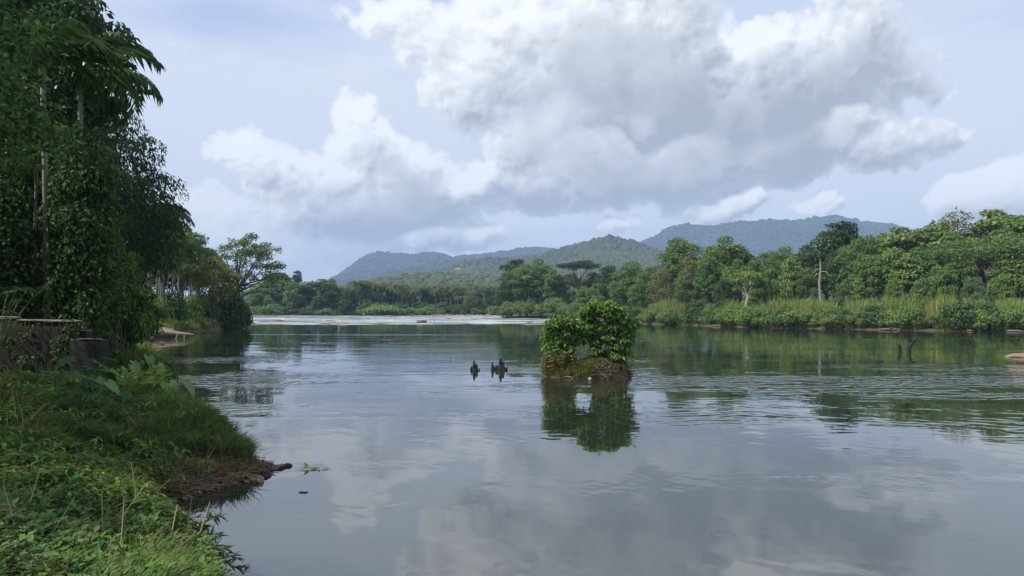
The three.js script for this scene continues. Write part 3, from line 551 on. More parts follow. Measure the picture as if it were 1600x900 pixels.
// column, top row, metres behind the water's edge, kind, width, a label of its own
for (const [px, top, back, kind, wide, own] of [
  [1065, 371, 26, 'round', 0.85, 'big rounded deep green tree standing above its neighbours behind the reeds'], [1128, 369, 30, 'round2', 0.95], [1160, 381, 34, 'dark', 1], [1196, 388, 30, 'olive', 0.9], [1232, 384, 34, 'round2', 0.9], [1262, 380, 34, 'dark', 0.9], [1290, 366, 32, 'dark', 1.05],
  [1319, 342, 36, 'slim', 1.1, 'narrow dark emergent tree rising alone over the forest roof'], [1340, 364, 30, 'olive', 0.95], [1372, 361, 34, 'light', 0.9], [1402, 350, 32, 'tiered', 1.05], [1440, 352, 36, 'tiered', 1], [1476, 346, 40, 'light', 1],
  [1503, 334, 44, 'grey', 1.1, 'tall thinly leaved grey-green tree behind the wide flat-topped tree'], [1546, 322, 46, 'tiered', 1.05, 'tallest pale green tree at the top of the forest'], [1592, 331, 42, 'light', 1.1], [1640, 328, 40, 'round', 1.1], [1535, 372, 24, 'umbrella', 1.25, 'wide feathery flat-topped tree leaning over the cane grass'], [1690, 340, 36, 'dark', 1.1],
  [1015, 412, 24, 'olive', 0.9], [985, 408, 26, 'round', 1], [955, 413, 30, 'dark', 1], [1035, 420, 16, 'grey', 0.95, 'grey-brown sparse tree at the foot of the big rounded tree'], [1092, 392, 20, 'grey', 0.85], [1110, 400, 18, 'round', 0.8], [1148, 405, 18, 'round2', 0.85], [1180, 420, 16, 'light', 0.8], [1215, 402, 22, 'round', 0.85], [1242, 396, 20, 'tiered', 0.8, 'pale tiered tree hung with creepers beside the bare dead trunk'], [1262, 415, 17, 'olive', 0.8], [1305, 392, 20, 'dark', 0.85], [1335, 388, 20, 'round', 0.85], [1358, 398, 18, 'round2', 0.8], [1390, 385, 20, 'light', 0.85], [1418, 392, 18, 'tiered', 0.9], [1450, 385, 20, 'round', 0.9], [1470, 412, 15, 'light', 0.8], [1498, 398, 19, 'round2', 0.85], [1575, 392, 17, 'tiered', 1], [1600, 380, 20, 'olive', 1], [1565, 425, 13, 'light', 0.8], [1520, 430, 14, 'olive', 0.75], [1440, 432, 12, 'light', 0.7], [1395, 435, 13, 'round2', 0.7], [1345, 432, 13, 'tiered', 0.7], [1318, 440, 12, 'olive', 0.7], [1205, 440, 12, 'round', 0.7], [1130, 436, 13, 'dark', 0.75], [1075, 425, 14, 'olive', 0.85], [1630, 400, 15, 'round', 1],
  [1000, 436, 14, 'round2', 0.9], [968, 440, 16, 'olive', 0.9], [938, 436, 20, 'round2', 0.9], [915, 446, 22, 'light', 0.9], [925, 424, 40, 'dark', 0.9],
]) stand(words[kind][1], T[kind], px, shoreD(px) + back, top, own ?? words[kind][0] + ' in the forest behind the reeds', 'tree', own ? undefined : FOREST, { wide });
const POINT = 'trees on the wooded point beyond the islet';
for (const [px, top, d, kind, wide, own] of [
  [800, 424, 262, 'round', 0.95], [822, 409, 268, 'light', 1], [848, 414, 266, 'round', 1], [868, 420, 262, 'round2', 0.9], [785, 440, 259, 'dark', 0.85], [812, 403, 285, 'slim', 1.3, 'thin dark crown poking above the wooded point'], [840, 404, 280, 'round2', 1.05], [890, 424, 262, 'olive', 0.9],
  [902, 405, 258, 'flat', 1, 'dark flat-topped tree on bare slanting stems at the end of the wooded point'],
]) stand(words[kind][1], T[kind], px, d, top, own ?? words[kind][0] + ' on the wooded point beyond the islet', 'tree', own ? undefined : POINT, { wide });

// bushes down to the water, and tall cane grass between them and the trees
{
  const rnd = random(331), kinds = ['green', 'lime', 'deep', 'willow'], label = { green: 'rounded green bush', lime: 'light yellow-green bush', deep: 'deep green bush', willow: 'drooping willow-like bush' };
  for (let px = 992; px < 1650; px += 8 + rnd() * 8) {
    const k = kinds[Math.floor(rnd() * 4)], back = 0.2 + rnd() * 1.5, d = edgeD(px) + back, low = rnd() < 0.3;
    stand('riverside_bush', S[k], px, d, 0, label[k] + ' at the edge of the water before the cane grass', 'bush', 'bushes along the far bank', { tall: low ? 1.4 + rnd() * 0.8 : 2.0 + rnd() * 1.7, wide: low ? 1.5 : 0.8 + rnd() * 0.4 });
  }
  for (let px = 1000; px < 1640; px += 20 + rnd() * 16) {
    const k = kinds[Math.floor(rnd() * 4)];
    stand('thicket_bush', S[k], px, shoreD(px) + 8 + rnd() * 4, 0, label[k] + ' in the thicket under the forest edge', 'bush', 'bushes at the forest edge', { tall: 3 + rnd() * 1.8, wide: 0.9 });
  }
  for (const [px, top, d, k] of [[800, 468, 253, 'lime'], [822, 466, 252, 'willow'], [845, 472, 251, 'lime'], [866, 462, 253, 'green'], [885, 470, 249, 'lime'], [905, 466, 240, 'willow'], [930, 470, 228, 'green'], [952, 474, 214, 'lime'], [975, 476, 196, 'green'], [788, 478, 254, 'deep']])
    stand('riverside_bush', S[k], px, d, top, label[k] + ' at the water below the wooded point', 'bush', 'bushes under the wooded point', { wide: 1 });
  const cane = tuftGeometry(341, 44, 3.4, 0.9, 0.075, [[.2, .23, .06], [.16, .21, .055], [.22, .23, .08], [.13, .19, .05], [.26, .24, .12]], 0.28), places = [];
  for (let k = 0; k < 1000; k++) {
    const px = 985 + rnd() * 660, d = edgeD(px) + 2.5 + rnd() * 8, x = X(px, d), n = fbm(px / 40, d / 8, 3, 343); if (n < 0.5) continue;
    places.push({ x, y: groundAt(x, d), z: -d, ry: rnd() * 6.28, s: 0.65 + rnd() * 0.6, h: 0.45 + n * 0.6 + rnd() * 0.4, c: [0.8 + rnd() * 0.35, 0.9 + rnd() * 0.35, 0.7 + rnd() * 0.3] });
  }
  scatter('cane_grass', 'tall yellow-green cane grass along the far bank', cane, leafMaterial, places);
  // low growth that hangs over the mud at the water's edge
  const turf = tuftGeometry(345, 26, 0.7, 0.5, 0.05, [...PAL.light, ...PAL.olive], 0.9), edge = [];
  for (let k = 0; k < 2600; k++) { const px = 985 + rnd() * 650, d = edgeD(px) + rnd() * 4, x = X(px, d), y = groundAt(x, d); if (y < 0.08 || fbm(px / 18, 2, 3, 347) < 0.36) continue; edge.push({ x, y, z: -d, ry: rnd() * 6.28, s: 0.7 + rnd() * 0.8, c: [0.8 + rnd() * 0.4, 0.8 + rnd() * 0.4, 0.8] }); }
  scatter('bank_grass', 'low green growth over the mud of the far bank', turf, leafMaterial, edge);
}
// the bare dead trunk, the pale trunk with a thin crown, and a hanging creeper
{
  const rnd = random(351), dead = group('dead_tree', 'bare pale dead trunk with broken top before the forest', 'tree', V(X(1281, 139), groundAt(X(1281, 139), 139) - 0.1, -139)), s = new Shape(), h = Y(404, 139) - dead.position.y;
  s.tube([V(0, -0.3, 0), V(0.14, h * 0.3, 0), V(-0.08, h * 0.6, 0.05), V(0.12, h * 0.85, 0), V(0, h, 0)], [0.3, 0.24, 0.22, 0.15, 0.03], 9, barkTone(rnd, [.21, .19, .155])); part('trunk', s.geometry(), barkMaterial, dead);
  for (const [y, a, l] of [[0.78, 0.4, 1.9], [0.82, 2.9, 1.3], [0.68, -0.3, 1.1], [0.74, 3.4, 1.0]]) { const b = new Shape(); b.tube([V(0, h * y, 0), V(Math.cos(a) * l * 0.5, h * y + 0.1, Math.sin(a) * l * 0.5), V(Math.cos(a) * l, h * y - 0.5 * l, Math.sin(a) * l)], [0.1, 0.07, 0.02], 6, PALE); part('branch', b.geometry(), barkMaterial, dead); }
  const pale = makeTree({ seed: 353, H: 7, R: 2.3, low: 5, lobes: 9, lobe: 0.8, leaves: 120, leaf: 0.4, wide: 0.5, palette: PAL.light, squash: 0.4, bark: [.27, .245, .2], trunk: 0.27, fork: 0.05, limbs: 8, lean: [0.15, 0] });
  stand('pale_tree', pale, 1166, 144, 422, 'thick pale whitish trunk with a small thin spreading crown before the forest', 'tree', undefined, { turn: 0.4 });
  const vine = makeShrub({ seed: 355, H: 8, R: 1.1, lobes: 30, lobe: 0.55, leaves: 110, leaf: 0.3, wide: 0.5, palette: PAL.light, hang: 1.4 });
  stand('creeper_column', vine, 1233, 146, 398, 'tall column of light green creeper hanging at the forest edge', 'creeper', undefined, { wide: 0.9 });
}
// ---------------------------------------------------------------- the far shore above the rapids
{
  const rnd = random(361), palm = [0, 1, 2].map((k) => makePalm({ seed: 363 + k, H: 10, trunk: 0.17, lean: 0.05 + 0.04 * k, bark: [.09, .08, .065], fronds: 17, frond: 3.8, pairs: 9, leaflet: 1.05, wide: 0.26, palette: [[.07, .11, .035], [.09, .13, .04], [.12, .14, .055]], hang: 0.7 }));
  for (let k = 0; k < 74; k++) {
    const px = 556 + (k / 74) * 222 + rnd() * 6, d = 357 + rnd() * 45;
    stand('coconut_palm', palm[k % 3], px, d, 452 - rnd() * 8 - 8 * smooth(640, 560, px) + (d - 360) * 0.02, 'slender coconut palm in the grove beyond the rapids', 'palm', 'coconut palms beyond the rapids', { turn: rnd() * 6.28, wide: 1.1 });
  }
  stand('coconut_palm', palm[0], 509, 366, 434, 'coconut palm whose crown stands above the trees beyond the rapids', 'palm', undefined, { wide: 1.15 });
  const GROVE = 'trees on the far shore beyond the rapids';
  for (const [px, top, d, kind, wide] of [[396, 446, 352, 'light', 1], [414, 436, 358, 'light', 1], [436, 423, 366, 'round', 1.2], [458, 441, 356, 'round2', 1], [476, 444, 364, 'dark', 1.1], [494, 438, 362, 'umbrella', 1], [512, 446, 358, 'dark', 1.1], [530, 448, 366, 'umbrella', 0.9], [546, 452, 360, 'dark', 1.1], [562, 447, 382, 'dark', 1.1], [585, 450, 390, 'round', 1], [612, 449, 396, 'dark', 1], [640, 452, 392, 'round', 1], [668, 455, 388, 'dark', 1], [700, 455, 396, 'round2', 1], [735, 454, 356, 'grey', 1], [748, 446, 380, 'dark', 1], [766, 450, 372, 'round', 1], [780, 454, 366, 'dark', 1.1], [420, 462, 351, 'lightb', 1], [500, 462, 352, 'dark', 1.2], [540, 466, 353, 'dark', 1.2], [575, 466, 356, 'round', 1.1]]) { const q = kind === 'lightb' ? 'light' : kind; stand(words[q][1], FT[q], px, d, top, words[q][0] + ' on the far shore beyond the rapids', 'tree', GROVE, { wide }); }
  stand('broadleaf_tree', T.slim, 465, 372, 421, 'very thin tree with a tiny dark tuft high above the far shore', 'tree', undefined, { wide: 0.55 });
  for (const [px, top, d, k, wide, label] of [[600, 473, 349, 'lime', 2.3, 'broad low light green bush at the head of the rapids'], [646, 479, 349, 'green', 1.6, 'small round bush beside the broad bush above the rapids'], [665, 477, 350, 'lime', 1.4, 'small light green bush next to the stony bar above the rapids'], [690, 483, 352, 'green', 1.3], [722, 485, 350, 'deep', 1.4], [745, 480, 354, 'green', 1.4], [768, 485, 350, 'lime', 1.2], [400, 476, 349, 'lime', 1.5], [425, 472, 350, 'green', 1.5], [452, 478, 350, 'deep', 1.6], [480, 480, 350, 'deep', 1.6], [508, 479, 351, 'green', 1.6], [535, 480, 352, 'deep', 1.6], [560, 482, 353, 'deep', 1.6], [575, 474, 356, 'deep', 1.5], [592, 470, 358, 'green', 1.4], [622, 473, 357, 'deep', 1.4], [634, 475, 356, 'deep', 1.3], [655, 471, 358, 'deep', 1.4], [680, 474, 357, 'green', 1.4], [694, 472, 358, 'deep', 1.3], [712, 475, 356, 'deep', 1.4], [728, 473, 358, 'deep', 1.3], [755, 474, 357, 'deep', 1.4], [772, 476, 355, 'green', 1.3]])
    stand('shore_bush', S[k], px, d, top, label ?? 'low dark bush on the far shore beyond the rapids', 'bush', label ? undefined : 'low bushes on the far shore', { wide });
  // wood behind, one mass
  const blob = blobGeometry(371, 1, 0.9), places = [];
  for (let k = 0; k < 3800; k++) { const d = 400 + rnd() ** 1.3 * 520, px = 330 + rnd() * 1330, x = X(px, d); if (bank(x, d)[0] < 25) continue; const v = 0.6 + 0.7 * rnd(), z = 2.6 + rnd() * 2.4; places.push({ x, y: groundAt(x, d) + 3 + rnd() * 3.5, z: -d, ry: rnd() * 6.28, s: z, h: 1.1, c: [.036 * v, .06 * v, .024 * v] }); }
  scatter('distant_forest', 'dark unbroken wood on the plain before the hills', blob, canopyMaterial, places);
}
// rocks in the rapids and by the far bank
function stoneGeometry(seed, squash, tone) {
  const g = new THREE.IcosahedronGeometry(1, 3), p = g.attributes.position, c = [];
  for (let k = 0; k < p.count; k++) { const x = p.getX(k), y = p.getY(k), z = p.getZ(k), n = 0.75 + 0.4 * fbm(x * 1.3 + z * 0.7 + 9, y * 1.3 - z * 0.6 + 4, 3, seed) + 0.12 * (fbm(x * 5 + z * 2, y * 5 + z * 3, 2, seed + 3) - 0.5), v = 0.6 + 0.8 * fbm(x * 3 + z, y * 3 - z * 2, 3, seed + 7); p.setXYZ(k, x * n, y * n * squash, z * n); c.push(tone[0] * v, tone[1] * v, tone[2] * v); }
  g.setAttribute('color', new THREE.Float32BufferAttribute(c, 3)); g.computeVertexNormals(); return g;
}
const rockKinds = [0, 1, 2].map((k) => stoneGeometry(381 + k, 0.5, [.13, .1, .075]));
function rock(name, kind, x, y, d, sx, sy, sz, label, grp, turn = 0, material = stoneMaterial, category = 'rock') {
  const m = new THREE.Mesh(kind, material); m.name = numbered(name); m.position.set(x, y, -d); m.scale.set(sx, sy, sz); m.rotation.y = turn; m.castShadow = m.receiveShadow = true; scene.add(m); return tag(m, label, category, grp);
}
{
  const rnd = random(391);
  for (const [px, d, w] of [[508, 165, 1.2], [522, 172, 1.4], [536, 168, 1.8], [515, 200, 1.5], [412, 190, 1.6], [432, 205, 2.2], [480, 215, 1.2], [560, 215, 1.1], [575, 240, 1.4], [620, 230, 1], [742, 225, 1.3], [760, 232, 1.2], [722, 216, .9], [700, 240, 1.6], [450, 250, 2], [650, 290, 2.2], [610, 310, 2.5], [730, 300, 2], [760, 320, 2.6]])
    rock('river_rock', rockKinds[Math.floor(rnd() * 3)], X(px, d), 0.06 + 0.42 * smooth(0, 150, d - 170), d, w, w * 0.32, w * 0.6, 'low brown rock awash in the rapids', 'rocks in the rapids', rnd() * 6.28);
  rock('river_boulder', rockKinds[1], X(659, 182), 0.22, 182, 1.35, 0.9, 0.9, 'single brown boulder standing in the rapids beside the thin pole', undefined, 0.4);
  rock('river_boulder', rockKinds[0], X(826, 178), 0.15, 178, 1.5, 0.7, 1, 'brown boulder in the water off the wooded point', undefined, 1.4);
  rock('flat_rock', rockKinds[2], X(1600, 50.5), 0.02, 50.5, 1.35, 0.46, 0.8, 'low smooth pinkish-brown rock lying in the water near the far bank', undefined, 0.2, new THREE.MeshStandardMaterial({ vertexColors: true, roughness: 0.8, color: new THREE.Color().setRGB(1.5, 1.35, 1.2) }));
  for (const [px, w] of [[1392, 1.7], [1404, 1.0], [1122, 1.3], [1516, 0.9], [1585, 1.2]]) { const d = edgeD(px); rock('bank_rock', rockKinds[Math.floor(rnd() * 3)], X(px, d), 0.12, d, w, 0.3 + 0.25 * rnd(), 0.6, 'pale brown rock at the foot of the far bank', 'rocks along the far bank', rnd() * 6.28); }
  // stony bar at the head of the rapids
  for (let k = 0; k < 12; k++) { const px = 672 + k * 8 + rnd() * 5, d = 343 + rnd() * 4; rock('bar_stone', rockKinds[k % 3], X(px, d), 0.55, d, 1.1 + rnd() * 1.2, 0.8 + rnd() * 0.5, 0.8, 'pale stone of the bar at the head of the rapids', 'stones of the bar above the rapids', rnd() * 6.28); }
}

// ---------------------------------------------------------------- the near bank: trees
const nearTree = { H: 12, R: 4.2, low: 2.2, lobes: 46, lobe: 1.15, leaves: 420, leaf: 0.21, wide: 0.45, limbs: 12, hang: 0.9 };
{
  const shade = makeTree({ ...nearTree, seed: 401, H: 13, R: 4.7, low: 0.9, lobes: 66, leaves: 430, leaf: 0.17, hang: 0.5, palette: PAL.mid, palette2: PAL.dark, mixed: 0.45 });
  stand('shade_tree', shade, 0, 15.5, 0, 'large leafy shade tree spreading over the bank above the dark wall', 'tree', undefined, { x: -14.3, tall: 13.5, turn: 2 });
  const SHADE = 'shade trees on the bank beside the ledge';
  for (const [x, d, tall, turn] of [[-15.5, 10.2, 13, 5.3], [-14.2, 4.2, 10, 4.2]]) stand('shade_tree', shade, 0, d, 0, 'leafy shade tree standing on the bank beside the concrete ledge', 'tree', SHADE, { x, tall, turn });
  const bigleaf = makeTree({ ...nearTree, seed: 403, R: 3.2, low: 5.5, H: 13, lobes: 30, lobe: 1.0, leaves: 240, leaf: 0.3, wide: 0.55, palette: PAL.dark, hang: 0.8, trunk: 0.16, bark: DARKBARK });
  stand('broadleaf_tree', bigleaf, 92, 32, -75, 'dark large-leaved tree whose crown tops the areca palms behind the wall', 'tree', undefined, { turn: 1.1, wide: 0.85 });
  const mango = makeTree({ ...nearTree, seed: 405, R: 5.2, low: 0.8, H: 14, lobes: 64, lobe: 1.3, leaves: 300, leaf: 0.27, wide: 0.38, palette: PAL.dark, trunk: 0.25, bark: DARKBARK });
  stand('broadleaf_tree', mango, 146, 47, 142, 'tall very dark dense tree behind the areca palms, next to the coconut palms', 'tree', undefined, { turn: 0.4, wide: 0.88 });
  stand('broadleaf_tree', mango, 60, 42, 130, 'dark dense tree standing behind the wall and the areca palms', 'tree', undefined, { turn: 3 });
  stand('broadleaf_tree', mango, 182, 64, 255, 'lower dark dense tree beneath the coconut palms', 'tree', undefined, { turn: 2.2, wide: 0.72 });
  const lemon = makeShrub({ seed: 407, H: 5.2, R: 2.0, lobes: 70, lobe: 0.42, leaves: 150, leaf: 0.2, wide: 0.42, palette: [...PAL.bright.slice(0, 2), ...PAL.mid, ...PAL.dark], palette2: PAL.yellow, mixed: 0.12, hang: 0.8 });  // the sunlit look is put into the bright and yellow leaf colours
  stand('sunlit_toned_shrub', lemon, 184, 29, 368, 'tall yellow-green shrub beyond the wall, with sunlit tones in its leaf colours', 'shrub', undefined, { turn: 1, wide: 0.75 });
  const thick = makeShrub({ seed: 409, H: 4.2, R: 2.4, lobes: 60, lobe: 0.55, leaves: 170, leaf: 0.22, wide: 0.42, palette: PAL.mid, palette2: PAL.dark, mixed: 0.6, hang: 1 });
  for (const [px, d, top, wide, label] of [[150, 30, 400, 0.75, 'dark hanging shrub behind the yellow-green shrub'], [196, 37, 436, 0.7, 'green shrub between the yellow-green shrub and the water'], [140, 24.2, 462, 0.55, 'low dark shrub beside the stepped end of the wall'], [196, 52, 415, 0.8, 'dark shrub under the areca grove, above the sandy patch'], [204, 45, 480, 0.7, 'low shrub hanging over the water before the sandy patch'], [-30, 24, 420, 1, 'dark shrub behind the wall, away from the river']])
    stand('dense_shrub', thick, px, d, top, label, 'shrub', undefined, { wide });
  const column = makeShrub({ seed: 411, H: 8, R: 1.8, lobes: 92, lobe: 0.62, leaves: 150, leaf: 0.19, wide: 0.5, palette: PAL.mid, palette2: PAL.dark, mixed: 0.6, hang: 0.5 });
  for (const [px, d, top, wide, label] of [[-16, 23.8, 230, 0.9, 'dark leafy thicket right behind the tall end of the wall'], [128, 24.6, 190, 0.7, 'creeper-covered thicket behind the stepped end of the wall'], [62, 29, 190, 1, 'high dark thicket filling the gap behind the palm trunk'], [104, 31, 130, 0.9, 'tall column of dark creeper foliage behind the areca palms'], [20, 27, 110, 1, 'tall dark thicket under the shade tree, behind the wall']])
    stand('leafy_thicket', column, px, d, top, label, 'thicket', undefined, { wide });
  // palms: each frond is a part
  const areca = [0, 1].map((k) => makePalm({ seed: 421 + k, H: 7.2, trunk: 0.085, lean: 0.04, bark: [.19, .175, .145], shaft: 0.8, fronds: 10, frond: 2.3, pairs: 17, leaflet: 0.75, wide: 0.085, palette: [[.05, .095, .025], [.065, .115, .03], [.04, .08, .022]], rise: 1.05, fall: -0.9, hang: 0.45, separate: true }));
  stand('areca_palm', areca[0], 74, 24, 78, 'areca palm with a slim grey ringed trunk behind the wall', 'palm', undefined, { turn: 4.6 });
  stand('areca_palm', areca[1], 118, 29, 255, 'shorter areca palm with fronds beside the grey ringed trunk', 'palm', undefined, { turn: 2.1 });
  stand('areca_palm', areca[1], 52, 25.5, 250, 'small areca palm with a thin trunk close to the wall top', 'palm', undefined, { turn: 0.7, wide: 0.8 });
  stand('areca_palm', areca[0], 106, 33, 75, 'tall areca palm whose fronds reach out from behind the dark tree', 'palm', undefined, { turn: 0.6 });
  stand('areca_palm', areca[1], 124, 25, 92, 'areca palm holding its crown out beyond the shade tree', 'palm', undefined, { turn: 3.3, wide: 1.1 });
  const coco = makePalm({ seed: 431, H: 8, trunk: 0.16, lean: 0.07, bark: [.09, .08, .065], fronds: 18, frond: 3.4, pairs: 20, leaflet: 0.95, wide: 0.1, palette: [[.06, .1, .03], [.08, .12, .035], [.05, .085, .026]], hang: 0.8, separate: true });
  const edge = table([[190, 62], [226, 83], [290, 102], [346, 124], [356, 170]]);
  for (const [px, back, top, turn, label] of [[232, 6, 312, 1, 'coconut palm whose fronds touch the very dark tree'], [256, 9, 318, 2.6, 'coconut palm with the longest fronds over the areca grove'], [278, 20, 370, 0.3, 'lower coconut palm beside the round dark tree'], [246, 18, 362, 4, 'coconut palm standing among the slender areca stems'], [297, 12, 412, 5, 'small coconut palm beside the yellowing tree']]) stand('coconut_palm', coco, px, edge(px) + back, top, label, 'palm', undefined, { turn });
  const stems = makePalm({ seed: 433, H: 7.5, trunk: 0.075, lean: 0.06, bark: [.2, .18, .14], fronds: 8, frond: 1.7, pairs: 10, leaflet: 0.6, wide: 0.1, palette: PAL.mid, hang: 0.5 });
  const rnd = random(435);
  for (let k = 0; k < 18; k++) { const px = 222 + k * 4.6 + rnd() * 4, d = edge(px) + 9 + rnd() * 14; stand('slender_areca_palm', stems, px, d, 388 + rnd() * 24 + k * 0.9, 'thin-stemmed areca palm in the grove on the near bank', 'palm', 'areca grove on the near bank', { turn: rnd() * 6.28 }); }
  // beyond the grove
  stand('broadleaf_tree', T.round, 284, 146, 352, 'round dark green tree behind the coconut palms', 'tree', undefined, { wide: 1.0 });
  stand('broadleaf_tree', T.dark, 248, 125, 378, 'dark tree closing the view behind the areca grove', 'tree', undefined, { wide: 1.1 });
  stand('broadleaf_tree', T.round2, 313, 152, 372, 'mottled tree behind the yellowing tree on the near bank', 'tree', undefined, { wide: 0.95 });
  const open = makeTree({ seed: 441, H: 13, R: 5.8, low: 3.8, lobes: 74, lobe: 0.72, leaves: 95, leaf: 0.3, wide: 0.5, palette: PAL.olive, palette2: PAL.mid, mixed: 0.5, limbs: 17, trunk: 0.3, bark: [.07, .06, .05], fork: 0.45, lean: [3.4, 0] });
  stand('open_tree', open, 349, 129, 361, 'airy spreading tree with sky showing through, leaning over the water', 'tree', undefined, { turn: 0, wide: 0.95 });
  const gold = makeTree({ seed: 443, H: 9.5, R: 4.4, low: 1, lobes: 44, lobe: 0.85, leaves: 150, leaf: 0.3, wide: 0.5, palette: PAL.yellow, palette2: PAL.olive, mixed: 0.5, limbs: 10 });
  stand('yellowing_tree', gold, 330, 122, 397, 'yellowing tree beside the airy spreading tree', 'tree', undefined, { turn: 1, wide: 0.9 });
  for (const [px, back, top, k, wide, label] of [[362, 2, 440, 'deep', 0.6, 'dark bush under the airy spreading tree at the water'], [344, 5, 446, 'deep', 0.75, 'dark bush below the yellowing tree'], [322, 8, 448, 'willow', 0.6, 'feathery bush on top of the grassy bank'], [298, 9, 456, 'green', 0.6, 'green bush above the grassy bank, under the small coconut palm'], [268, 9, 452, 'deep', 0.6, 'deep green bush at the foot of the areca grove'], [240, 10, 458, 'green', 0.6, 'green bush above the sandy patch'], [347, 2, 482, 'deep', 0.7, 'low dark bush at the tip of the grassy bank'], [374, 1, 462, 'deep', 0.45, 'dark bush overhanging the water below the airy tree']])
    stand('bank_bush', S[k], px, (px > 350 ? 126 : edge(px)) + back, top, label, 'bush', undefined, { wide });
}
// ---------------------------------------------------------------- the stepped wall and the ledge
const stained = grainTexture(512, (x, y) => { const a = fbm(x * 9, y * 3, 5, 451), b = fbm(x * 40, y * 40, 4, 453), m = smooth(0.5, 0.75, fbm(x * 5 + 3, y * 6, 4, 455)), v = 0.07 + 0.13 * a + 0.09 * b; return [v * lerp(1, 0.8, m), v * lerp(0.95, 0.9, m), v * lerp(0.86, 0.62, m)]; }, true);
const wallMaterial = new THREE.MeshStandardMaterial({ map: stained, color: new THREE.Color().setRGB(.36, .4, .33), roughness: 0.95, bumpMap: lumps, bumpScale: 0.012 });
const cement = grainTexture(256, (x, y) => { const v = 0.3 + 0.2 * fbm(x * 6, y * 6, 4, 458) + 0.16 * (fbm(x * 60, y * 60, 3, 459) - 0.5); return [v, v * 0.95, v * 0.85]; }, true);
const copingMaterial = new THREE.MeshStandardMaterial({ map: cement, roughness: 0.9, bumpMap: lumps, bumpScale: 0.015 });
function slab(w, h, t, seed) {                             // a block with worn edges
  const g = new THREE.BoxGeometry(w, h, t, Math.ceil(w / 0.12), Math.ceil(h / 0.12), Math.max(1, Math.ceil(t / 0.12))), p = g.attributes.position, uv = g.attributes.uv;
  for (let k = 0; k < p.count; k++) { const x = p.getX(k), y = p.getY(k), z = p.getZ(k), e = (a, s) => smooth(s / 2 - 0.05, s / 2, Math.abs(a)), n = 0.012 + 0.03 * fbm(x * 3 + seed, y * 3 + z * 2, 3, 457); p.setXYZ(k, x - Math.sign(x) * n * Math.max(e(y, h), e(z, t)), y - Math.sign(y) * n * Math.max(e(x, w), e(z, t)), z - Math.sign(z) * n * Math.max(e(x, w), e(y, h))); uv.setXY(k, (x + z) / 1.5, y / 1.5); }
  g.computeVertexNormals(); return g;
}
{
  const g = group('stepped_wall', 'dark mossy concrete retaining wall with a stepped end on the near bank', 'wall', V(X(60, 21.5), 0.7, -21.5));
  const put = (name, m, px0, px1, y0, y1, d, t, seed) => { const x0 = X(px0, d), x1 = X(px1, d), o = part(name, slab(x1 - x0, y1 - y0, t, seed), m, g); o.position.set((x0 + x1) / 2 - g.position.x, (y0 + y1) / 2 - g.position.y, -(d + t / 2) - g.position.z); return o; };
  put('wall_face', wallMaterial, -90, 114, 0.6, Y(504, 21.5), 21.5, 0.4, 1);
  const c = put('coping', copingMaterial, 22, 116, Y(503.6, 21.5), Y(499.5, 21.5), 21.44, 0.5, 2); c.rotation.z = -0.016;
  put('coping', copingMaterial, -90, 21, Y(500, 21.5), Y(494, 21.5), 21.47, 0.46, 3);
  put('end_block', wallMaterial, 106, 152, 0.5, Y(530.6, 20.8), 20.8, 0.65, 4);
  put('end_coping', copingMaterial, 119, 153, Y(530.4, 20.8), Y(529, 20.8), 20.78, 0.3, 5);
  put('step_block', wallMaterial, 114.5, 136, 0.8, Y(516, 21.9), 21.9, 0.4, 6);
  const l = group('concrete_ledge', 'worn brown concrete ledge at the foot of the view', 'ledge', V(-2.9, 0.4, -3.9)), b = part('ledge_top', slab(1.75, 0.12, 0.3, 7), copingMaterial, l); b.position.set(0, Y(894, 4.05) - 0.4 - 0.06, 0);
  const f = part('ledge_base', slab(1.7, 1.15, 0.22, 8), wallMaterial, l); f.position.set(0, Y(894, 4.05) - 0.4 - 0.12 - 0.577, 0);
}
{ // creeper over the wall
  const rnd = random(481), s = new Shape(), g = group('wall_creeper', 'small-leaved creeper hanging over the face of the dark wall', 'creeper', V(X(60, 21.3), Y(504, 21.3), -21.42));
  for (let k = 0; k < 46; k++) { const px = rnd() < 0.5 ? 84 + rnd() * 34 : -40 + rnd() * 158, low = rnd(), y = px > 80 ? -low * 1.15 : rnd() < 0.4 ? -low * 0.5 : -0.75 - low * 0.5, r = 0.1 + 0.12 * rnd(); clump(s, rnd, X(px, 21.3) - g.position.x, y, 0.02, r, 0.9, 16 + Math.round(rnd() * 18), { leaf: 0.085, wide: 0.6, palette: PAL.mid, palette2: PAL.dark, mixed: 0.6, hang: 0.7 }); }
  part('leaves', s.geometry(), leafMaterial, g);
  const w = new Shape(); for (let k = 0; k < 7; k++) { const x = X(40 + k * 12, 21.3) - g.position.x; w.tube([V(x, 0.02, -0.03), V(x + 0.06, -0.4, 0.01), V(x - 0.05, -1.0, 0.01)], [0.008, 0.007, 0.004], 4, [.06, .05, .03]); } part('stems', w.geometry(), barkMaterial, g);
}
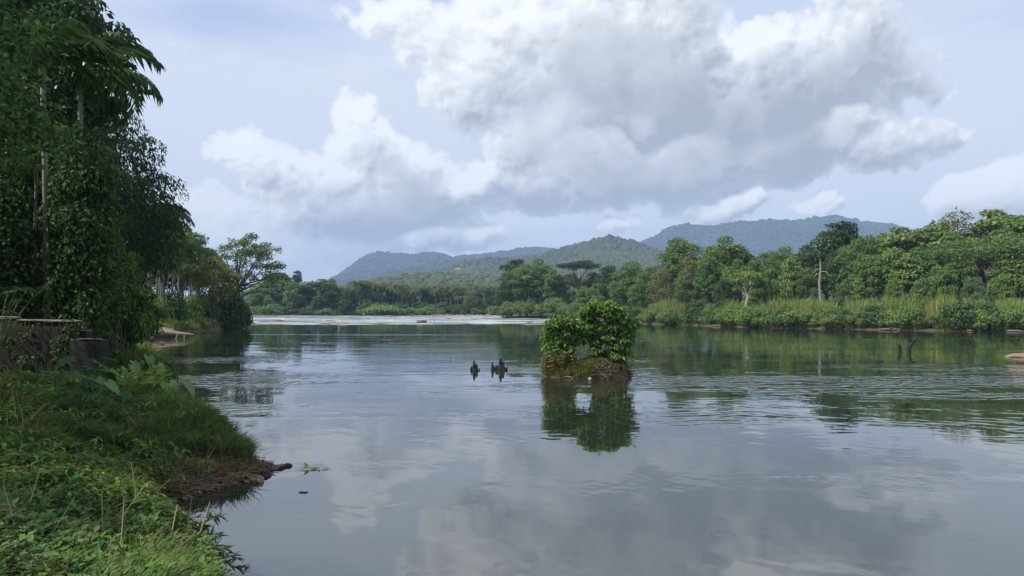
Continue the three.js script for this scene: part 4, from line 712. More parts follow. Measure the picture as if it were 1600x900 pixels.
// ---------------------------------------------------------------- ground cover of the near bank
{
  const rnd = random(461), GREEN = [[.1, .165, .036], [.12, .185, .04], [.075, .13, .03], [.14, .2, .05]], grass = tuftGeometry(463, 14, 0.26, 0.13, 0.012, GREEN, 0.95), weed = weedGeometry(465, 6, 0.24, 0.13, 0.062, 0.42, GREEN), broad = weedGeometry(467, 5, 0.26, 0.14, 0.068, 0.55, [[.075, .145, .05], [.09, .17, .055], [.11, .19, .06]]), straw = tuftGeometry(469, 12, 0.26, 0.14, 0.009, [[.2, .17, .09], [.15, .12, .07], [.11, .11, .05]], 1.2);
  const P = { grass: [], weed: [], broad: [], straw: [] }, walls = (x, d) => d > 20.6 && d < 22.2 && x < X(153, 20.8) + 0.1;
  const sprout = (kind, x, d, s, h = 1) => { const y = groundAt(x, d); P[kind].push({ x, y: y - 0.01, z: -d, ry: rnd() * 6.28, rx: (rnd() - 0.5) * 0.7, rz: (rnd() - 0.5) * 0.7, s, h, c: [0.55 + 0.8 * rnd(), 0.65 + 0.6 * rnd(), 0.6 + 0.6 * rnd()] }); };
  for (let k = 0; k < 150000; k++) {
    const d = 4.2 + 25 * Math.pow(rnd(), 1.25), x = lerp(X(-70, d), X(440, d), rnd()), [e] = bank(x, d); if (e < 0.12 || walls(x, d)) continue;
    const n = fbm(x * 0.7, d * 0.7, 3, 471), hole = fbm(x * 0.55 + 20, d * 0.55, 3, 473), soil = d > 10.5 && d < 16 && e < 0.55 + (n - 0.5) * 2.2 + (d > 12.6 && d < 15.2 ? 0.8 : 0);
    if (soil || ((x - HOLLOW[0]) / 0.85) ** 2 + ((d - HOLLOW[1]) / 0.5) ** 2 < 0.6 + n) { if (rnd() < 0.05) sprout('straw', x, d, 0.6 + 0.6 * rnd()); continue; }
    const lush = smooth(9, 6, d + (n - 0.5) * 5), grassy = smooth(0.5, 0.66, n + 0.3 * smooth(12.5, 16, d) * smooth(3.5, 1.5, e) - 0.06 * smooth(3, 5, e));
    if (hole > 0.63 && rnd() < 0.75) { if (rnd() < 0.4) sprout('straw', x, d, 0.8 + 0.5 * rnd()); continue; }
    if (rnd() > 0.68) continue;
    if (rnd() < lush * 0.45) sprout('broad', x, d, 0.7 + 0.6 * rnd()); else if (rnd() < grassy) sprout('grass', x, d, 0.75 + 0.65 * rnd(), 0.8 + 0.5 * rnd()); else sprout('weed', x, d, (0.6 + 0.6 * rnd()) * (0.8 + 0.8 * smooth(0.45, 0.7, hole)));
    if (rnd() < 0.012) sprout('straw', x, d, 0.7 + 0.5 * rnd());
  }
  const tallWeed = weedGeometry(477, 2, 0.5, 0.06, 0.13, 0.4, [[.13, .24, .05], [.16, .27, .06], [.1, .19, .05]]), W2 = [];
  for (let k = 0; k < 1500; k++) { const d = 5 + 16 * Math.pow(rnd(), 1.3), x = lerp(X(-40, d), X(330, d), rnd()), [e] = bank(x, d); if (e < 0.3 || walls(x, d) || fbm(x * 0.5 + 9, d * 0.5, 2, 479) < 0.5) continue; W2.push({ x, y: groundAt(x, d) - 0.02, z: -d, ry: rnd() * 6.28, rx: (rnd() - 0.5) * 0.5, rz: (rnd() - 0.5) * 0.5, s: (0.45 + rnd() * 0.85) * (d < 8.5 ? 0.62 : 1), c: [0.5 + 0.6 * rnd(), 0.6 + 0.5 * rnd(), 0.7] }); }
  for (let k = 0; k < 2600; k++) { const d = 14.6 + rnd() * 4.2, x = lerp(X(240, d), X(380, d), rnd()), [e] = bank(x, d); if (e < 0.12 || e > 1.5) continue; sprout('grass', x, d, 1.0 + 0.6 * rnd(), 1 + 0.5 * rnd()); }
  const stalk = new Shape(); stalk.tube([V(0, -0.05, 0), V(0.03, 0.3, 0.02), V(0.14, 0.55, 0.05)], [0.006, 0.005, 0.002], 4, [1, 1, 1]); const D2 = [];
  for (let k = 0; k < 520; k++) { const d = 5 + 15 * rnd(), x = lerp(X(-20, d), X(330, d), rnd()), [e] = bank(x, d); if (e < 0.2 || walls(x, d)) continue; const v = 0.5 + rnd(); D2.push({ x, y: groundAt(x, d) + 0.02, z: -d, ry: rnd() * 6.28, rx: (rnd() - 0.5) * 2.4, rz: (rnd() - 0.5) * 2.4, s: 0.5 + rnd() * 0.9, c: [.2 * v, .16 * v, .09 * v] }); }
  scatter('dead_stalks', 'dry broken stalks lying among the weeds of the near bank', stalk.geometry(), barkMaterial, D2);
  scatter('tall_weeds', 'taller weeds with longer leaves among the low growth of the near bank', tallWeed, leafMaterial, W2);
  scatter('bank_grass', 'fresh green grass on the near bank and its point', grass, leafMaterial, P.grass);
  scatter('bank_weeds', 'low small-leaved weeds on the near bank', weed, leafMaterial, P.weed);
  scatter('creeping_weeds', 'broad-leaved creeping weeds at the foot of the near bank', broad, leafMaterial, P.broad);
  scatter('dry_grass', 'dry straw among the weeds of the near bank', straw, leafMaterial, P.straw);
  const tall = tuftGeometry(475, 20, 0.75, 0.35, 0.03, GREEN, 0.85), far = [];
  for (let k = 0; k < 16000; k++) { const d = 27 + rnd() * 98, x = lerp(X(60, d), X(375, d), rnd()), [e] = bank(x, d); if (e < 0.1 || e > 26) continue; const y = groundAt(x, d); if (y < 0.12 || (Math.abs(x - X(243, 86)) < 3.2 && Math.abs(d - 86) < 3.5)) continue; far.push({ x, y: y - 0.03, z: -d, ry: rnd() * 6.28, s: 0.8 + 0.9 * rnd(), c: [0.8 + 0.5 * rnd(), 0.8 + 0.4 * rnd(), 0.8] }); }
  scatter('bank_grass', 'long grass on the farther stretch of the near bank', tall, leafMaterial, far);
}

// ---------------------------------------------------------------- plants that stand out on the near bank
{
  const rnd = random(501);
  // a palmate leaf lying in its own plane, stalk end at the origin
  const palmate = (seed, R, lobes, pal) => { const s = new Shape(), r = random(seed), c = tint(r, pal, 0.2); for (let k = 0; k < lobes; k++) { const a = (k / (lobes - 1) - 0.5) * 4.6, L = R * (1 - 0.33 * Math.abs(k / (lobes - 1) - 0.5) * 2); s.leaf(0, 0, 0, Math.cos(a), 0.08, Math.sin(a), 0, 1, 0, L, L * 0.36, [c[0] * (0.9 + 0.2 * r()), c[1] * (0.9 + 0.2 * r()), c[2]], 0.1, 0.18); } return s.geometry(); };
  // a heart-shaped leaf
  const heart = (seed, L, W, pal) => { const s = new Shape(), r = random(seed), c = tint(r, pal, 0.25), rib = s.v(0, 0, 0, c), pts = [[-0.22, 0.3], [-0.05, 0.5], [0.2, 0.52], [0.45, 0.42], [0.75, 0.2]], ribs = [0.15, 0.4, 0.7].map((t) => s.v(L * t, -L * 0.12 * t * t, 0, c)), tip = s.v(L, -L * 0.22, 0, c); for (const e of [-1, 1]) { const v = pts.map(([t, w]) => s.v(L * t, L * 0.05 - L * 0.2 * Math.max(0, t) ** 2 + (w * 0.12) * W, e * w * W, c)); const f = (a, b, q) => e > 0 ? s.i.push(a, b, q) : s.i.push(a, q, b); f(rib, v[1], v[0]); f(rib, ribs[0], v[1]); f(ribs[0], v[2], v[1]); f(ribs[0], ribs[1], v[2]); f(ribs[1], v[3], v[2]); f(ribs[1], ribs[2], v[3]); f(ribs[2], v[4], v[3]); f(ribs[2], tip, v[4]); } return s.geometry(); };
  function leafy(name, label, category, px, d, kinds, n, H, o, grp) {   // stalks from one root, a leaf on each; every leaf is a part
    const x = X(px, d), g = group(name, label, category, V(x, groundAt(x, d) - 0.03, -d), grp);
    for (let k = 0; k < n; k++) {
      const a = k * 2.4 + rnd() * 0.6, h = H * (0.45 + 0.6 * rnd()), out = h * o.out * (0.35 + 0.75 * rnd()), e = V(Math.cos(a) * out, h, Math.sin(a) * out), s = new Shape(), c = new THREE.QuadraticBezierCurve3(V(0, -0.05, 0), V(e.x * 0.25, h * 0.75, e.z * 0.25), e).getPoints(5);
      s.tube(c, c.map((_, i) => o.stalk * (1 - 0.12 * i)), 5, o.stem); const st = part('stalk', s.geometry(), barkMaterial, g), l = part('leaf', kinds[k % kinds.length], o.glossy ? glossyLeaf : leafMaterial, st);
      l.position.copy(e); l.rotation.set((rnd() - 0.5) * 0.5, -a + (rnd() - 0.5) * 0.8, -(o.nod + 0.5 * rnd()), 'YXZ'); const z = 0.7 + 0.5 * rnd(); l.scale.set(z, z, z);
    }
    return g;
  }
  const castor = [0, 1, 2].map((k) => palmate(503 + k, 0.27, 8, [[.05, .12, .05], [.06, .13, .045], [.08, .15, .05]]));
  leafy('castor_plant', 'tall plant with broad star-shaped leaves before the stepped wall', 'plant', 122, 14.2, castor, 22, 1.25, { out: 0.5, stalk: 0.012, stem: [.1, .12, .05], nod: 0.15 });
  leafy('castor_plant', 'lower star-leaved plant beside the canna clump', 'plant', 172, 14.8, castor, 12, 0.8, { out: 0.6, stalk: 0.011, stem: [.1, .12, .05], nod: 0.15 });
  leafy('castor_plant', 'star-leaved plant drooping over the bare hollow of the bank', 'plant', 190, 13.0, castor, 8, 0.55, { out: 0.9, stalk: 0.01, stem: [.1, .12, .05], nod: 0.3 });
  leafy('castor_plant', 'tall star-leaved plant rising above the wall at its tall end', 'plant', -6, 19.5, castor, 20, 2.3, { out: 0.45, stalk: 0.016, stem: [.1, .12, .05], nod: 0.1 });
  const taro = [0, 1, 2].map((k) => heart(521 + k, 0.42, 0.34, [[.05, .115, .03], [.06, .13, .035], [.075, .15, .04]]));
  for (const [px, d, n, H, label] of [[165, 20.2, 6, 0.9, 'dark taro clump at the corner of the end block'], [188, 21.5, 6, 0.8, 'taro clump on the slope below the end block'], [205, 19.5, 5, 0.7, 'taro clump beside the canna leaves'], [228, 23, 6, 0.75, 'taro clump above the bright canna clump'], [243, 24.5, 5, 0.7, 'taro clump overhanging the water'], [222, 27, 5, 0.8, 'taro clump under the hanging shrub'], [262, 19.2, 4, 0.6, 'taro with a single long dark leaf near the grassy point'], [150, 17.2, 5, 0.7, 'small taro behind the tall star-leaved plant']])
    leafy('taro_plant', label, 'plant', px, d, taro, n, H, { out: 0.75, stalk: 0.011, stem: [.07, .12, .04], nod: 0.55, glossy: true });
  const blade = [0, 1].map((k) => { const s = new Shape(); s.leaf(0, 0, 0, 0.93, 0.36, 0, 0, 1, 0, 0.5, 0.11, [[.16, .27, .045], [.2, .3, .05]][k], 0.1, 0.3); return s.geometry(); });
  for (const [px, d, label] of [[212, 18.6, 'bright yellow-green canna clump in a patch of sun'], [235, 19.6, 'smaller bright canna clump next to the water'], [198, 18.0, 'canna clump with a withered hanging leaf']]) leafy('canna_plant', label, 'plant', px, d, blade, 14, 0.75, { out: 0.4, stalk: 0.009, stem: [.12, .18, .04], nod: -0.5 });
  // the straggling twigs over the water at the bottom
  const narrow = (s, p, dir, L, c) => { const n = unit(rnd); s.leaf(p.x, p.y, p.z, dir.x, dir.y, dir.z, n[0] * 0.5, 1, n[2] * 0.5, L, L * 0.24, c, 0.1, 0.2); };
  const root = V(X(285, 8.7), groundAt(X(285, 8.7), 8.7), -8.7), twig = group('water_willow', 'straggling narrow-leaved twigs reaching out over the water', 'plant', root);
  for (const [px, py, d, sag] of [[345, 806, 9.2, 0.15], [318, 822, 9.0, 0.1], [380, 893, 8.6, 0.12], [350, 858, 8.8, 0.15], [300, 836, 9.2, 0.1], [335, 885, 8.4, 0.08], [290, 826, 8.9, 0.1], [368, 872, 8.9, 0.15], [340, 838, 9.0, 0.12]]) {
    const e = V(X(px, d), Y(py, d), -d).sub(root), c = new THREE.QuadraticBezierCurve3(V(0, -0.05, 0), V(e.x * 0.5, Math.max(e.y, 0) * 0.9 + sag, e.z * 0.5), e).getPoints(14), s = new Shape(), l = new Shape(); s.tube(c, c.map((_, i) => 0.011 * (1 - i * 0.055)), 5, [.07, .06, .035]);
    for (let i = 3; i < 15; i++) for (let q = 0; q < 4; q++) { const t = c[i].clone().sub(c[i - 1]).normalize(), u = unit(rnd), dir = V(t.x * 0.6 + u[0], t.y * 0.5 + u[1] * 0.7, t.z * 0.6 + u[2]).normalize(); narrow(l, c[i], dir, 0.08 + 0.07 * rnd(), tint(rnd, [[.06, .1, .035], [.08, .12, .04], [.05, .08, .03]], 0.3)); }
    const b = part('twig', s.geometry(), barkMaterial, twig); part('leaves', l.geometry(), leafMaterial, b);
  }
}
// ---------------------------------------------------------------- the stony point of the near bank
function brokenStone(seed, tone) {                         // a broken lump with flat faces
  const g0 = new THREE.IcosahedronGeometry(1, 1), p = g0.attributes.position, c = [];
  for (let k = 0; k < p.count; k++) { const x = p.getX(k), y = p.getY(k), z = p.getZ(k), n = 0.55 + 0.8 * hash2(Math.round(x * 50), Math.round(y * 50) * 7 + Math.round(z * 50) * 131, seed); p.setXYZ(k, x * n * 1.2, y * n * 0.6, z * n * 0.85); const v = 0.7 + 0.6 * hash2(Math.floor(k / 3), seed, 3); c.push(tone[0] * v, tone[1] * v, tone[2] * v); }
  g0.setAttribute('color', new THREE.Float32BufferAttribute(c, 3)); g0.computeVertexNormals(); return g0;
}
{
  const rnd = random(541), earth = [0, 1, 2, 3].map((k) => brokenStone(543 + k, [[.09, .062, .045], [.12, .08, .06], [.06, .046, .038], [.16, .12, .09]][k])), wet = new THREE.MeshStandardMaterial({ vertexColors: true, roughness: 0.55 });
  const spots = [[432, 733, .1], [440, 727, .06], [415, 742, .12], [404, 750, .13], [398, 738, .1], [385, 745, .12], [378, 758, .1], [390, 728, .09], [372, 735, .1], [365, 750, .11], [358, 762, .08], [352, 738, .1], [345, 750, .1], [338, 764, .09], [330, 745, .08], [322, 756, .1], [315, 768, .08], [408, 730, .08], [420, 728, .08], [425, 740, .07], [380, 735, .07], [362, 728, .08], [348, 728, .07], [395, 757, .07], [371, 765, .06], [300, 776, .08], [285, 782, .07], [270, 788, .07], [335, 732, .07], [320, 736, .07], [255, 796, .08], [232, 800, .07]];
  spots.forEach(([px, py, r], k) => { let [x, d] = onWater(px, py); d += (rnd() - 0.3) * 0.3; const y = Math.max(-0.02, groundAt(x, d)), z = r * (0.45 + 0.65 * rnd()); rock('bank_stone', earth[k % 4], x, y + z * 0.25, d, z * 1.15, z, z, 'wet brown stone on the muddy tip of the grassy point', 'stones on the tip of the grassy point', rnd() * 6.28, wet, 'stone'); });
  rock('lone_stone', earth[2], X(450, 15.2), 0.02, 15.2, 0.09, 0.06, 0.07, 'lone dark stone breaking the water off the stony tip', undefined, 0, wet, 'stone');
  rock('submerged_stone', earth[2], X(474, 13), -0.005, 13, 0.11, 0.035, 0.06, 'nearly sunken dark stone in the calm water before the stony tip', undefined, 0, wet, 'stone');
  const flake = new Shape(); flake.leaf(0, 0.01, 0, 0.95, 0.1, 0.1, 0, 1, 0, 0.13, 0.07, [1, 1, 1], 0.25, 0.3);
  const stick = new Shape(); stick.tube([V(-0.18, 0.01, 0), V(0, 0.035, 0.02), V(0.2, 0.02, 0)], [0.006, 0.006, 0.003], 4, [1, 1, 1]);
  const clod = brokenStone(551, [1, 1, 1]), L = [], T2 = [], K = [];
  for (let k = 0; k < 9000; k++) {
    const d = 10.6 + rnd() * 6, x = lerp(X(190, d), X(430, d), rnd()), [e] = bank(x, d); if (e < -0.05 || e > 1.5 * (0.5 + rnd())) continue; const y = groundAt(x, d); if (y < -0.03) continue; const v = 0.5 + rnd(), q = { x, y: y + 0.01, z: -d, ry: rnd() * 6.28, rx: (rnd() - 0.5) * 1.2, rz: (rnd() - 0.5) * 1.2 }, r = rnd();
    if (r < 0.2) L.push({ ...q, s: 0.5 + rnd() * 0.8, c: [.2 * v, .14 * v, .08 * v] }); else if (r < 0.4) T2.push({ ...q, rx: q.rx * 0.4, rz: q.rz * 0.4, s: 0.5 + rnd() * 1.1, c: [.17 * v, .13 * v, .085 * v] }); else K.push({ ...q, s: 0.02 + 0.06 * rnd() * rnd(), c: [.07 * v, .05 * v, .036 * v] });
  }
  scatter('dead_leaves', 'fallen brown leaves on the muddy edge of the point', flake.geometry(), leafMaterial, L);
  scatter('twig_litter', 'broken twigs on the muddy edge of the point', stick.geometry(), barkMaterial, T2);
  scatter('soil_clods', 'crumbled soil on the muddy edge of the point', clod, stoneMaterial, K);
  // things afloat
  const f = group('floating_debris', 'pale floating plant debris with a yellow-green leaf off the stony tip', 'debris', V(X(492, 14.9), 0, -14.9)), mat = new Shape();
  for (let k = 0; k < 26; k++) { const a = rnd() * 6.28, r = Math.sqrt(rnd()); mat.leaf(Math.cos(a) * r * 0.16, 0.008 + rnd() * 0.012, Math.sin(a) * r * 0.1, Math.cos(a * 3), 0.05, Math.sin(a * 3), 0, 1, 0, 0.1 + 0.08 * rnd(), 0.04, tint(rnd, [[.55, .5, .24], [.45, .4, .2], [.6, .56, .34]], 0.4), 0.1, 0.05); }
  part('leaf_mat', mat.geometry(), leafMaterial, f); const gl = new Shape(); gl.leaf(-0.14, 0.015, 0, -0.4, 0.7, -0.2, 0.5, 0.6, 0.6, 0.16, 0.09, [.35, .42, .05]); gl.leaf(-0.1, 0.015, 0.02, -0.9, 0.25, 0.1, 0, 1, 0.2, 0.15, 0.08, [.3, .38, .06]); part('green_leaf', gl.geometry(), leafMaterial, f);
}
// ---------------------------------------------------------------- dead wood and the pole standing in the river
{
  const BLACK = [.011, .009, .008];
  function stump(label, px, d, w, h, spikes) {            // broken splinters of different heights on one rotten foot
    const rnd = random(Math.round(px)), s = new Shape(), dark = barkTone(rnd, BLACK);
    for (const [x, t, r, lean] of spikes) { const pts = [], rad = []; for (let k = 0; k <= 6; k++) { const q = k / 6; pts.push(V(x * w + lean * w * q * q + (rnd() - 0.5) * 0.05 * w, -0.25 + (t * h + 0.25) * q, (rnd() - 0.5) * 0.16 * w)); rad.push(w * r * (1.15 - 0.95 * Math.pow(q, 1.3)) * (0.8 + 0.4 * rnd()) + 0.006); } s.tube(pts, rad, 7, dark); }
    const m = new THREE.Mesh(s.geometry(true), barkMaterial); m.name = numbered('tree_stump'); m.position.set(X(px, d), 0, -d); m.castShadow = m.receiveShadow = true; tag(m, label, 'stump'); scene.add(m); return m;
  }
  stump('black pointed stump standing alone in the water', 742.5, 39, 0.34, 0.52, [[-0.1, 1, 0.34, -0.1], [0.16, 0.62, 0.32, 0.05], [0.5, 0.22, 0.2, 0.1]]);
  stump('lower black stump leaning against its taller neighbour in the water', 771.5, 39.6, 0.34, 0.38, [[-0.1, 1, 0.34, -0.12], [0.25, 0.6, 0.32, 0.1]]);
  stump('widest black jagged stump of the pair in the water', 783, 39.4, 0.46, 0.58, [[-0.08, 1, 0.36, 0.02], [0.18, 0.72, 0.32, 0.05], [-0.35, 0.4, 0.26, -0.1], [0.5, 0.3, 0.22, 0.16]]);
  stump('tiny black stub beside the pointed stump', 736, 39.2, 0.2, 0.2, [[0, 1, 0.4, 0.1], [0.3, 0.7, 0.3, 0.1]]);
  const wood = (name, label, category, px, d, pieces, colour, partName = 'limb') => { const g = group(name, label, category, V(X(px, d), 0, -d)); for (const [pts, radii] of pieces) { const s = new Shape(); s.tube(pts.map((p) => V(...p)), radii, 7, barkTone(random(px), colour)); part(partName, s.geometry(), barkMaterial, g); } return g; };
  wood('forked_snag', 'black snag with a forked bent top sticking out of the water', 'driftwood', 1416, 55.5, [[[[0.15, -0.3, 0], [0.16, 0.28, 0], [0.4, 0.62, 0], [0.58, 0.76, 0]], [0.13, 0.11, 0.1, 0.06]], [[[0.36, 0.56, 0], [0.22, 0.72, 0.02], [0.1, 0.76, 0]], [0.06, 0.05, 0.03]]], BLACK);
  wood('short_snag', 'shorter black snag with two prongs in the water', 'driftwood', 1405.5, 56, [[[[0, -0.3, 0], [0.02, 0.2, 0], [-0.06, 0.45, 0]], [0.11, 0.1, 0.06]], [[[0.02, 0.15, 0], [0.1, 0.4, 0]], [0.06, 0.04]]], BLACK);
  wood('measuring_pole', 'thin upright pole standing in the water below the rapids', 'pole', 678.5, 90, [[[[0, -0.6, 0], [0.02, 1.6, 0], [0.0, 3.6, 0]], [0.022, 0.02, 0.014]]], [.16, .16, .15], 'shaft');
  wood('bent_twig', 'small pale bent twig rising from the water near the rapids', 'twig', 528.5, 126, [[[[0, -0.3, 0], [0.05, 0.4, 0], [-0.1, 1.0, 0]], [0.06, 0.05, 0.03]], [[[0.04, 0.35, 0], [0.2, 0.1, 0], [0.25, -0.2, 0]], [0.04, 0.04, 0.03]]], [.3, .25, .18]);
  wood('thin_stake', 'short thin dark stake near the pointed stump', 'stake', 704, 46.5, [[[[0, -0.3, 0], [0.01, 0.16, 0]], [0.02, 0.015]]], BLACK, 'shaft');
  wood('twig_arch', 'pale twigs arching out of the water off the far bank', 'twig', 1222, 62, [[[[-0.12, -0.1, 0], [0.05, 0.4, 0], [0.25, -0.1, 0]], [0.02, 0.018, 0.015]], [[[0, -0.1, 0], [-0.1, 0.3, 0.02], [-0.22, 0.05, 0]], [0.015, 0.015, 0.01]]], [.25, .22, .14]);
  wood('twig_arch', 'two small crossed twigs in the water beside the arching twigs', 'twig', 1240, 61.5, [[[[-0.1, -0.1, 0], [0.08, 0.25, 0]], [0.015, 0.01]], [[[0.45, -0.1, 0], [0.6, 0.22, 0]], [0.015, 0.01]]], [.25, .22, .14]);
  wood('drift_log', 'long pale drift log lying at the sandy patch of the near bank', 'log', 275, 83, [[[[-2.6, 0.9, -1.5], [-1, 0.62, -0.4], [0.8, 0.5, 0.2], [2, 0.42, 0.4]], [0.28, 0.24, 0.18, 0.06]], [[[-1.6, 0.75, -0.6], [-2.4, 0.3, 1], [-3, -0.2, 2.2]], [0.16, 0.13, 0.06]], [[[0.3, 0.55, 0.1], [0.2, -0.2, 0.7]], [0.09, 0.05]], [[[1, 0.5, 0.2], [1.1, -0.3, 0.6]], [0.08, 0.05]]], [.14, .11, .085]);
  scene.getObjectByName('forked_snag').scale.set(1.3, 1.3, 1.3); scene.getObjectByName('short_snag').scale.set(1.3, 1.2, 1.3);
  const fl = group('floating_weed', 'small green weed raft floating off the far bank', 'weed', V(X(1367, 77), 0, -77)), s = new Shape(), rnd = random(571); for (let k = 0; k < 90; k++) { const a = rnd() * 6.28, r = Math.sqrt(rnd()); s.leaf(Math.cos(a) * r * 1.2, 0.02, Math.sin(a) * r * 0.5, Math.cos(a * 5), 0.5, Math.sin(a * 5), 0, 1, 0, 0.25, 0.1, tint(rnd, PAL.mid)); } part('leaves', s.geometry(), leafMaterial, fl);
  // sandy patch of the near bank
  const sand = stoneGeometry(575, 0.5, [.15, .115, .085]), sm = new THREE.Mesh(sand, soilMaterial); sm.name = 'sand_patch'; sm.userData = { kind: 'structure', label: 'bare sandy earth slope at the water on the near bank' }; sm.position.set(X(243, 87), 0.4, -87.5); sm.scale.set(2.4, 1.5, 2.2); scene.add(shadows(sm));
}
// ---------------------------------------------------------------- the islet
{
  const D = 35.8, cx = X(917, D), rnd = random(601), s = new Shape(), n = 72, rows = 22, at = (px) => X(px, D) - cx;
  const moundH = (x, z) => { const q = Math.hypot(x / 2.0, z / 1.25), n0 = fbm(x * 1.6 + 8, z * 1.6, 4, 603), hump = 0.5 + 0.22 * smooth(-0.4, 0.9, x) - 0.05 * smooth(-0.6, -1.6, x); return Math.max(-0.3, hump * Math.pow(Math.max(0, 1 - q ** 3.2), 0.55) * (0.75 + 0.5 * n0) - 0.03 + (q > 1 ? -(q - 1) * 0.8 : 0)); };
  for (let r = 0; r <= rows; r++) for (let k = 0; k < n; k++) { const a = k / n * 6.2832, q = r / rows * 1.12 * (1 + 0.14 * (noise(Math.cos(a) * 2 + 5, Math.sin(a) * 2 + 5, 605) - 0.5)), x = Math.cos(a) * q * 2.0, z = Math.sin(a) * q * 1.25, m = fbm(x * 3 + 4, z * 3, 3, 607); s.v(x, moundH(x, z) + (fbm(x * 7, z * 7, 2, 609) - 0.5) * 0.1, z, [lerp(.05, .13, m), lerp(.036, .09, m), lerp(.025, .055, m)]); }
  for (let r = 0; r < rows; r++) for (let k = 0; k < n; k++) { const a = r * n + k, b = r * n + (k + 1) % n; s.i.push(a, b, a + n, b, b + n, a + n); }
  const isle = group('islet', 'small earthy islet tangled with roots in the middle of the river', 'islet', V(cx, 0, -D)); part('earth_mound', s.geometry(), soilMaterial, isle);
  for (let k = 0; k < 70; k++) { const x = -1.2 + rnd() * 3.1, z = 0.4 + rnd() * 0.85, L = 0.2 + rnd() * 0.6, a = rnd() * 3.14, y = moundH(x, z), t = new Shape(); t.tube([V(x - Math.cos(a) * L, y + 0.06 + rnd() * 0.12, z - Math.sin(a) * L * 0.3), V(x, y + 0.1 + rnd() * 0.15, z + 0.1), V(x + Math.cos(a) * L, Math.max(-0.05, y - 0.15), z + 0.12 + Math.sin(a) * L * 0.3)], [0.014, 0.018, 0.006], 5, tint(rnd, [[.12, .085, .06], [.18, .14, .1], [.06, .045, .035]], 0.3)); part('root', t.geometry(), barkMaterial, isle); }
  const put = (name, label, build, x, z) => { const g = group(name, label, 'shrub', V(cx + x, moundH(x, z) - 0.08, -D + z)), wood = new Shape(), leaves = new Shape(), dry = new Shape(); build(wood, leaves, dry); part('stems', wood.geometry(), barkMaterial, g); part('foliage', leaves.geometry(), leafMaterial, g); if (dry.p.length) part('dry_creeper', dry.geometry(), leafMaterial, g); return g; };
  const LEAF = { leaf: 0.2, wide: 0.36, palette: [[.12, .22, .035], [.15, .27, .04], [.09, .17, .03], [.07, .14, .03], [.05, .1, .025]], hang: 0.75 };
  const stem = (w, p, r = 0.05, c = [.08, .065, .05]) => { const q = new THREE.CatmullRomCurve3(p.map((v) => V(...v))).getPoints(9); w.tube(q, q.map((_, i) => r * (1 - i * 0.07)), 6, c); };
  const hangDry = (dry, x0, x1, y0, y1, z0, z1, count) => { for (let k = 0; k < count; k++) { const x = lerp(x0, x1, rnd()), y = lerp(y0, y1, rnd()), z = lerp(z0, z1, rnd()), u = unit(rnd); dry.leaf(x, y, z, u[0] * 0.4, -0.85, u[2] * 0.4, u[0], 0.2, u[2], 0.12 + 0.14 * rnd(), 0.05, tint(rnd, [[.09, .065, .045], [.13, .09, .055], [.055, .04, .03], [.1, .09, .04], [.045, .06, .02]], 0.4)); } };
  const sprig = (w, l, x, y, z, out, up) => { stem(w, [[x, y - 0.2, z], [x + out * 0.4, y + up * 0.5, z], [x + out, y + up, z]], 0.012); for (let k = 0; k < 9; k++) { const t = 0.3 + k * 0.08, u = unit(rnd), q = 1 / Math.hypot(u[0], 0.5 * u[1], u[2]); l.leaf(x + out * t, y + up * t, z, u[0] * q, u[1] * 0.5 * q, u[2] * q, 0, 1, 0.1, 0.16 + rnd() * 0.08, 0.07, tint(rnd, LEAF.palette)); } };
  put('islet_shrub', 'left leafy shrub of the islet, beside the gap one sees through', (w, l, dry) => {
    stem(w, [[0.1, -0.2, 0], [0.05, 0.6, 0], [-0.1, 1.2, 0], [-0.2, 1.8, 0]], 0.07); stem(w, [[0.05, 0, 0], [-0.4, 0.5, 0.1], [-0.7, 0.85, 0.1]], 0.04); stem(w, [[0.05, 0.4, 0], [0.3, 1.1, 0], [0.4, 1.9, 0]], 0.05); stem(w, [[0, 0.3, 0.1], [-0.3, 1.1, 0.2], [-0.55, 1.5, 0.2]], 0.04);
    for (let k = 0; k < 48; k++) { const t = rnd(), a = (rnd() - 0.5) * 1.5, x = -0.25 + a * 0.78, y = 1.75 + 0.45 * Math.cos(a * 1.3) - (t < 0.4 ? rnd() * 0.9 : 0) - Math.abs(a) * 0.1, z = (rnd() - 0.5) * 0.9; if (x > 0.2 && y < 1.4) continue; const r = 0.16 + 0.2 * rnd(); clump(l, rnd, x, y, z, r, 0.85, Math.round(900 * r * r) + 25, { ...LEAF, leaf: 0.15 + 0.1 * rnd() }); }
    for (const [x, y, z, r, n] of [[0.35, 2.0, 0, 0.3, 160], [0.6, 2.1, 0.1, 0.26, 120], [-0.85, 1.1, 0.2, 0.28, 110], [-0.95, 1.5, 0.1, 0.26, 110], [-0.75, 0.75, 0.3, 0.26, 90], [-0.45, 0.9, 0.35, 0.26, 90], [-0.95, 0.5, 0.2, 0.22, 70], [-0.3, 0.5, 0.35, 0.25, 80], [-0.55, 1.35, 0.35, 0.28, 120], [-0.2, 1.2, 0.4, 0.22, 70], [0.05, 0.95, 0.4, 0.2, 60], [0.1, 0.55, 0.45, 0.2, 60], [0.35, 1.45, 0.3, 0.24, 80], [0.3, 0.3, 0.5, 0.2, 60]]) clump(l, rnd, x, y, z, r, 0.85, n, LEAF);
    hangDry(dry, -0.35, 0.2, 0.2, 1.5, -0.3, 0.3, 800); hangDry(dry, 0.2, 0.75, 1.2, 1.8, -0.3, 0.2, 240);
    for (let k = 0; k < 12; k++) { const a = (rnd() - 0.5) * 1.5, x = -0.2 + a * 0.7, y = 1.95 + rnd() * 0.2; sprig(w, l, x, y, (rnd() - 0.5) * 0.7, a * 0.25 + (rnd() - 0.5) * 0.2, 0.25 + rnd() * 0.3); }
  }, at(888), 0.05);
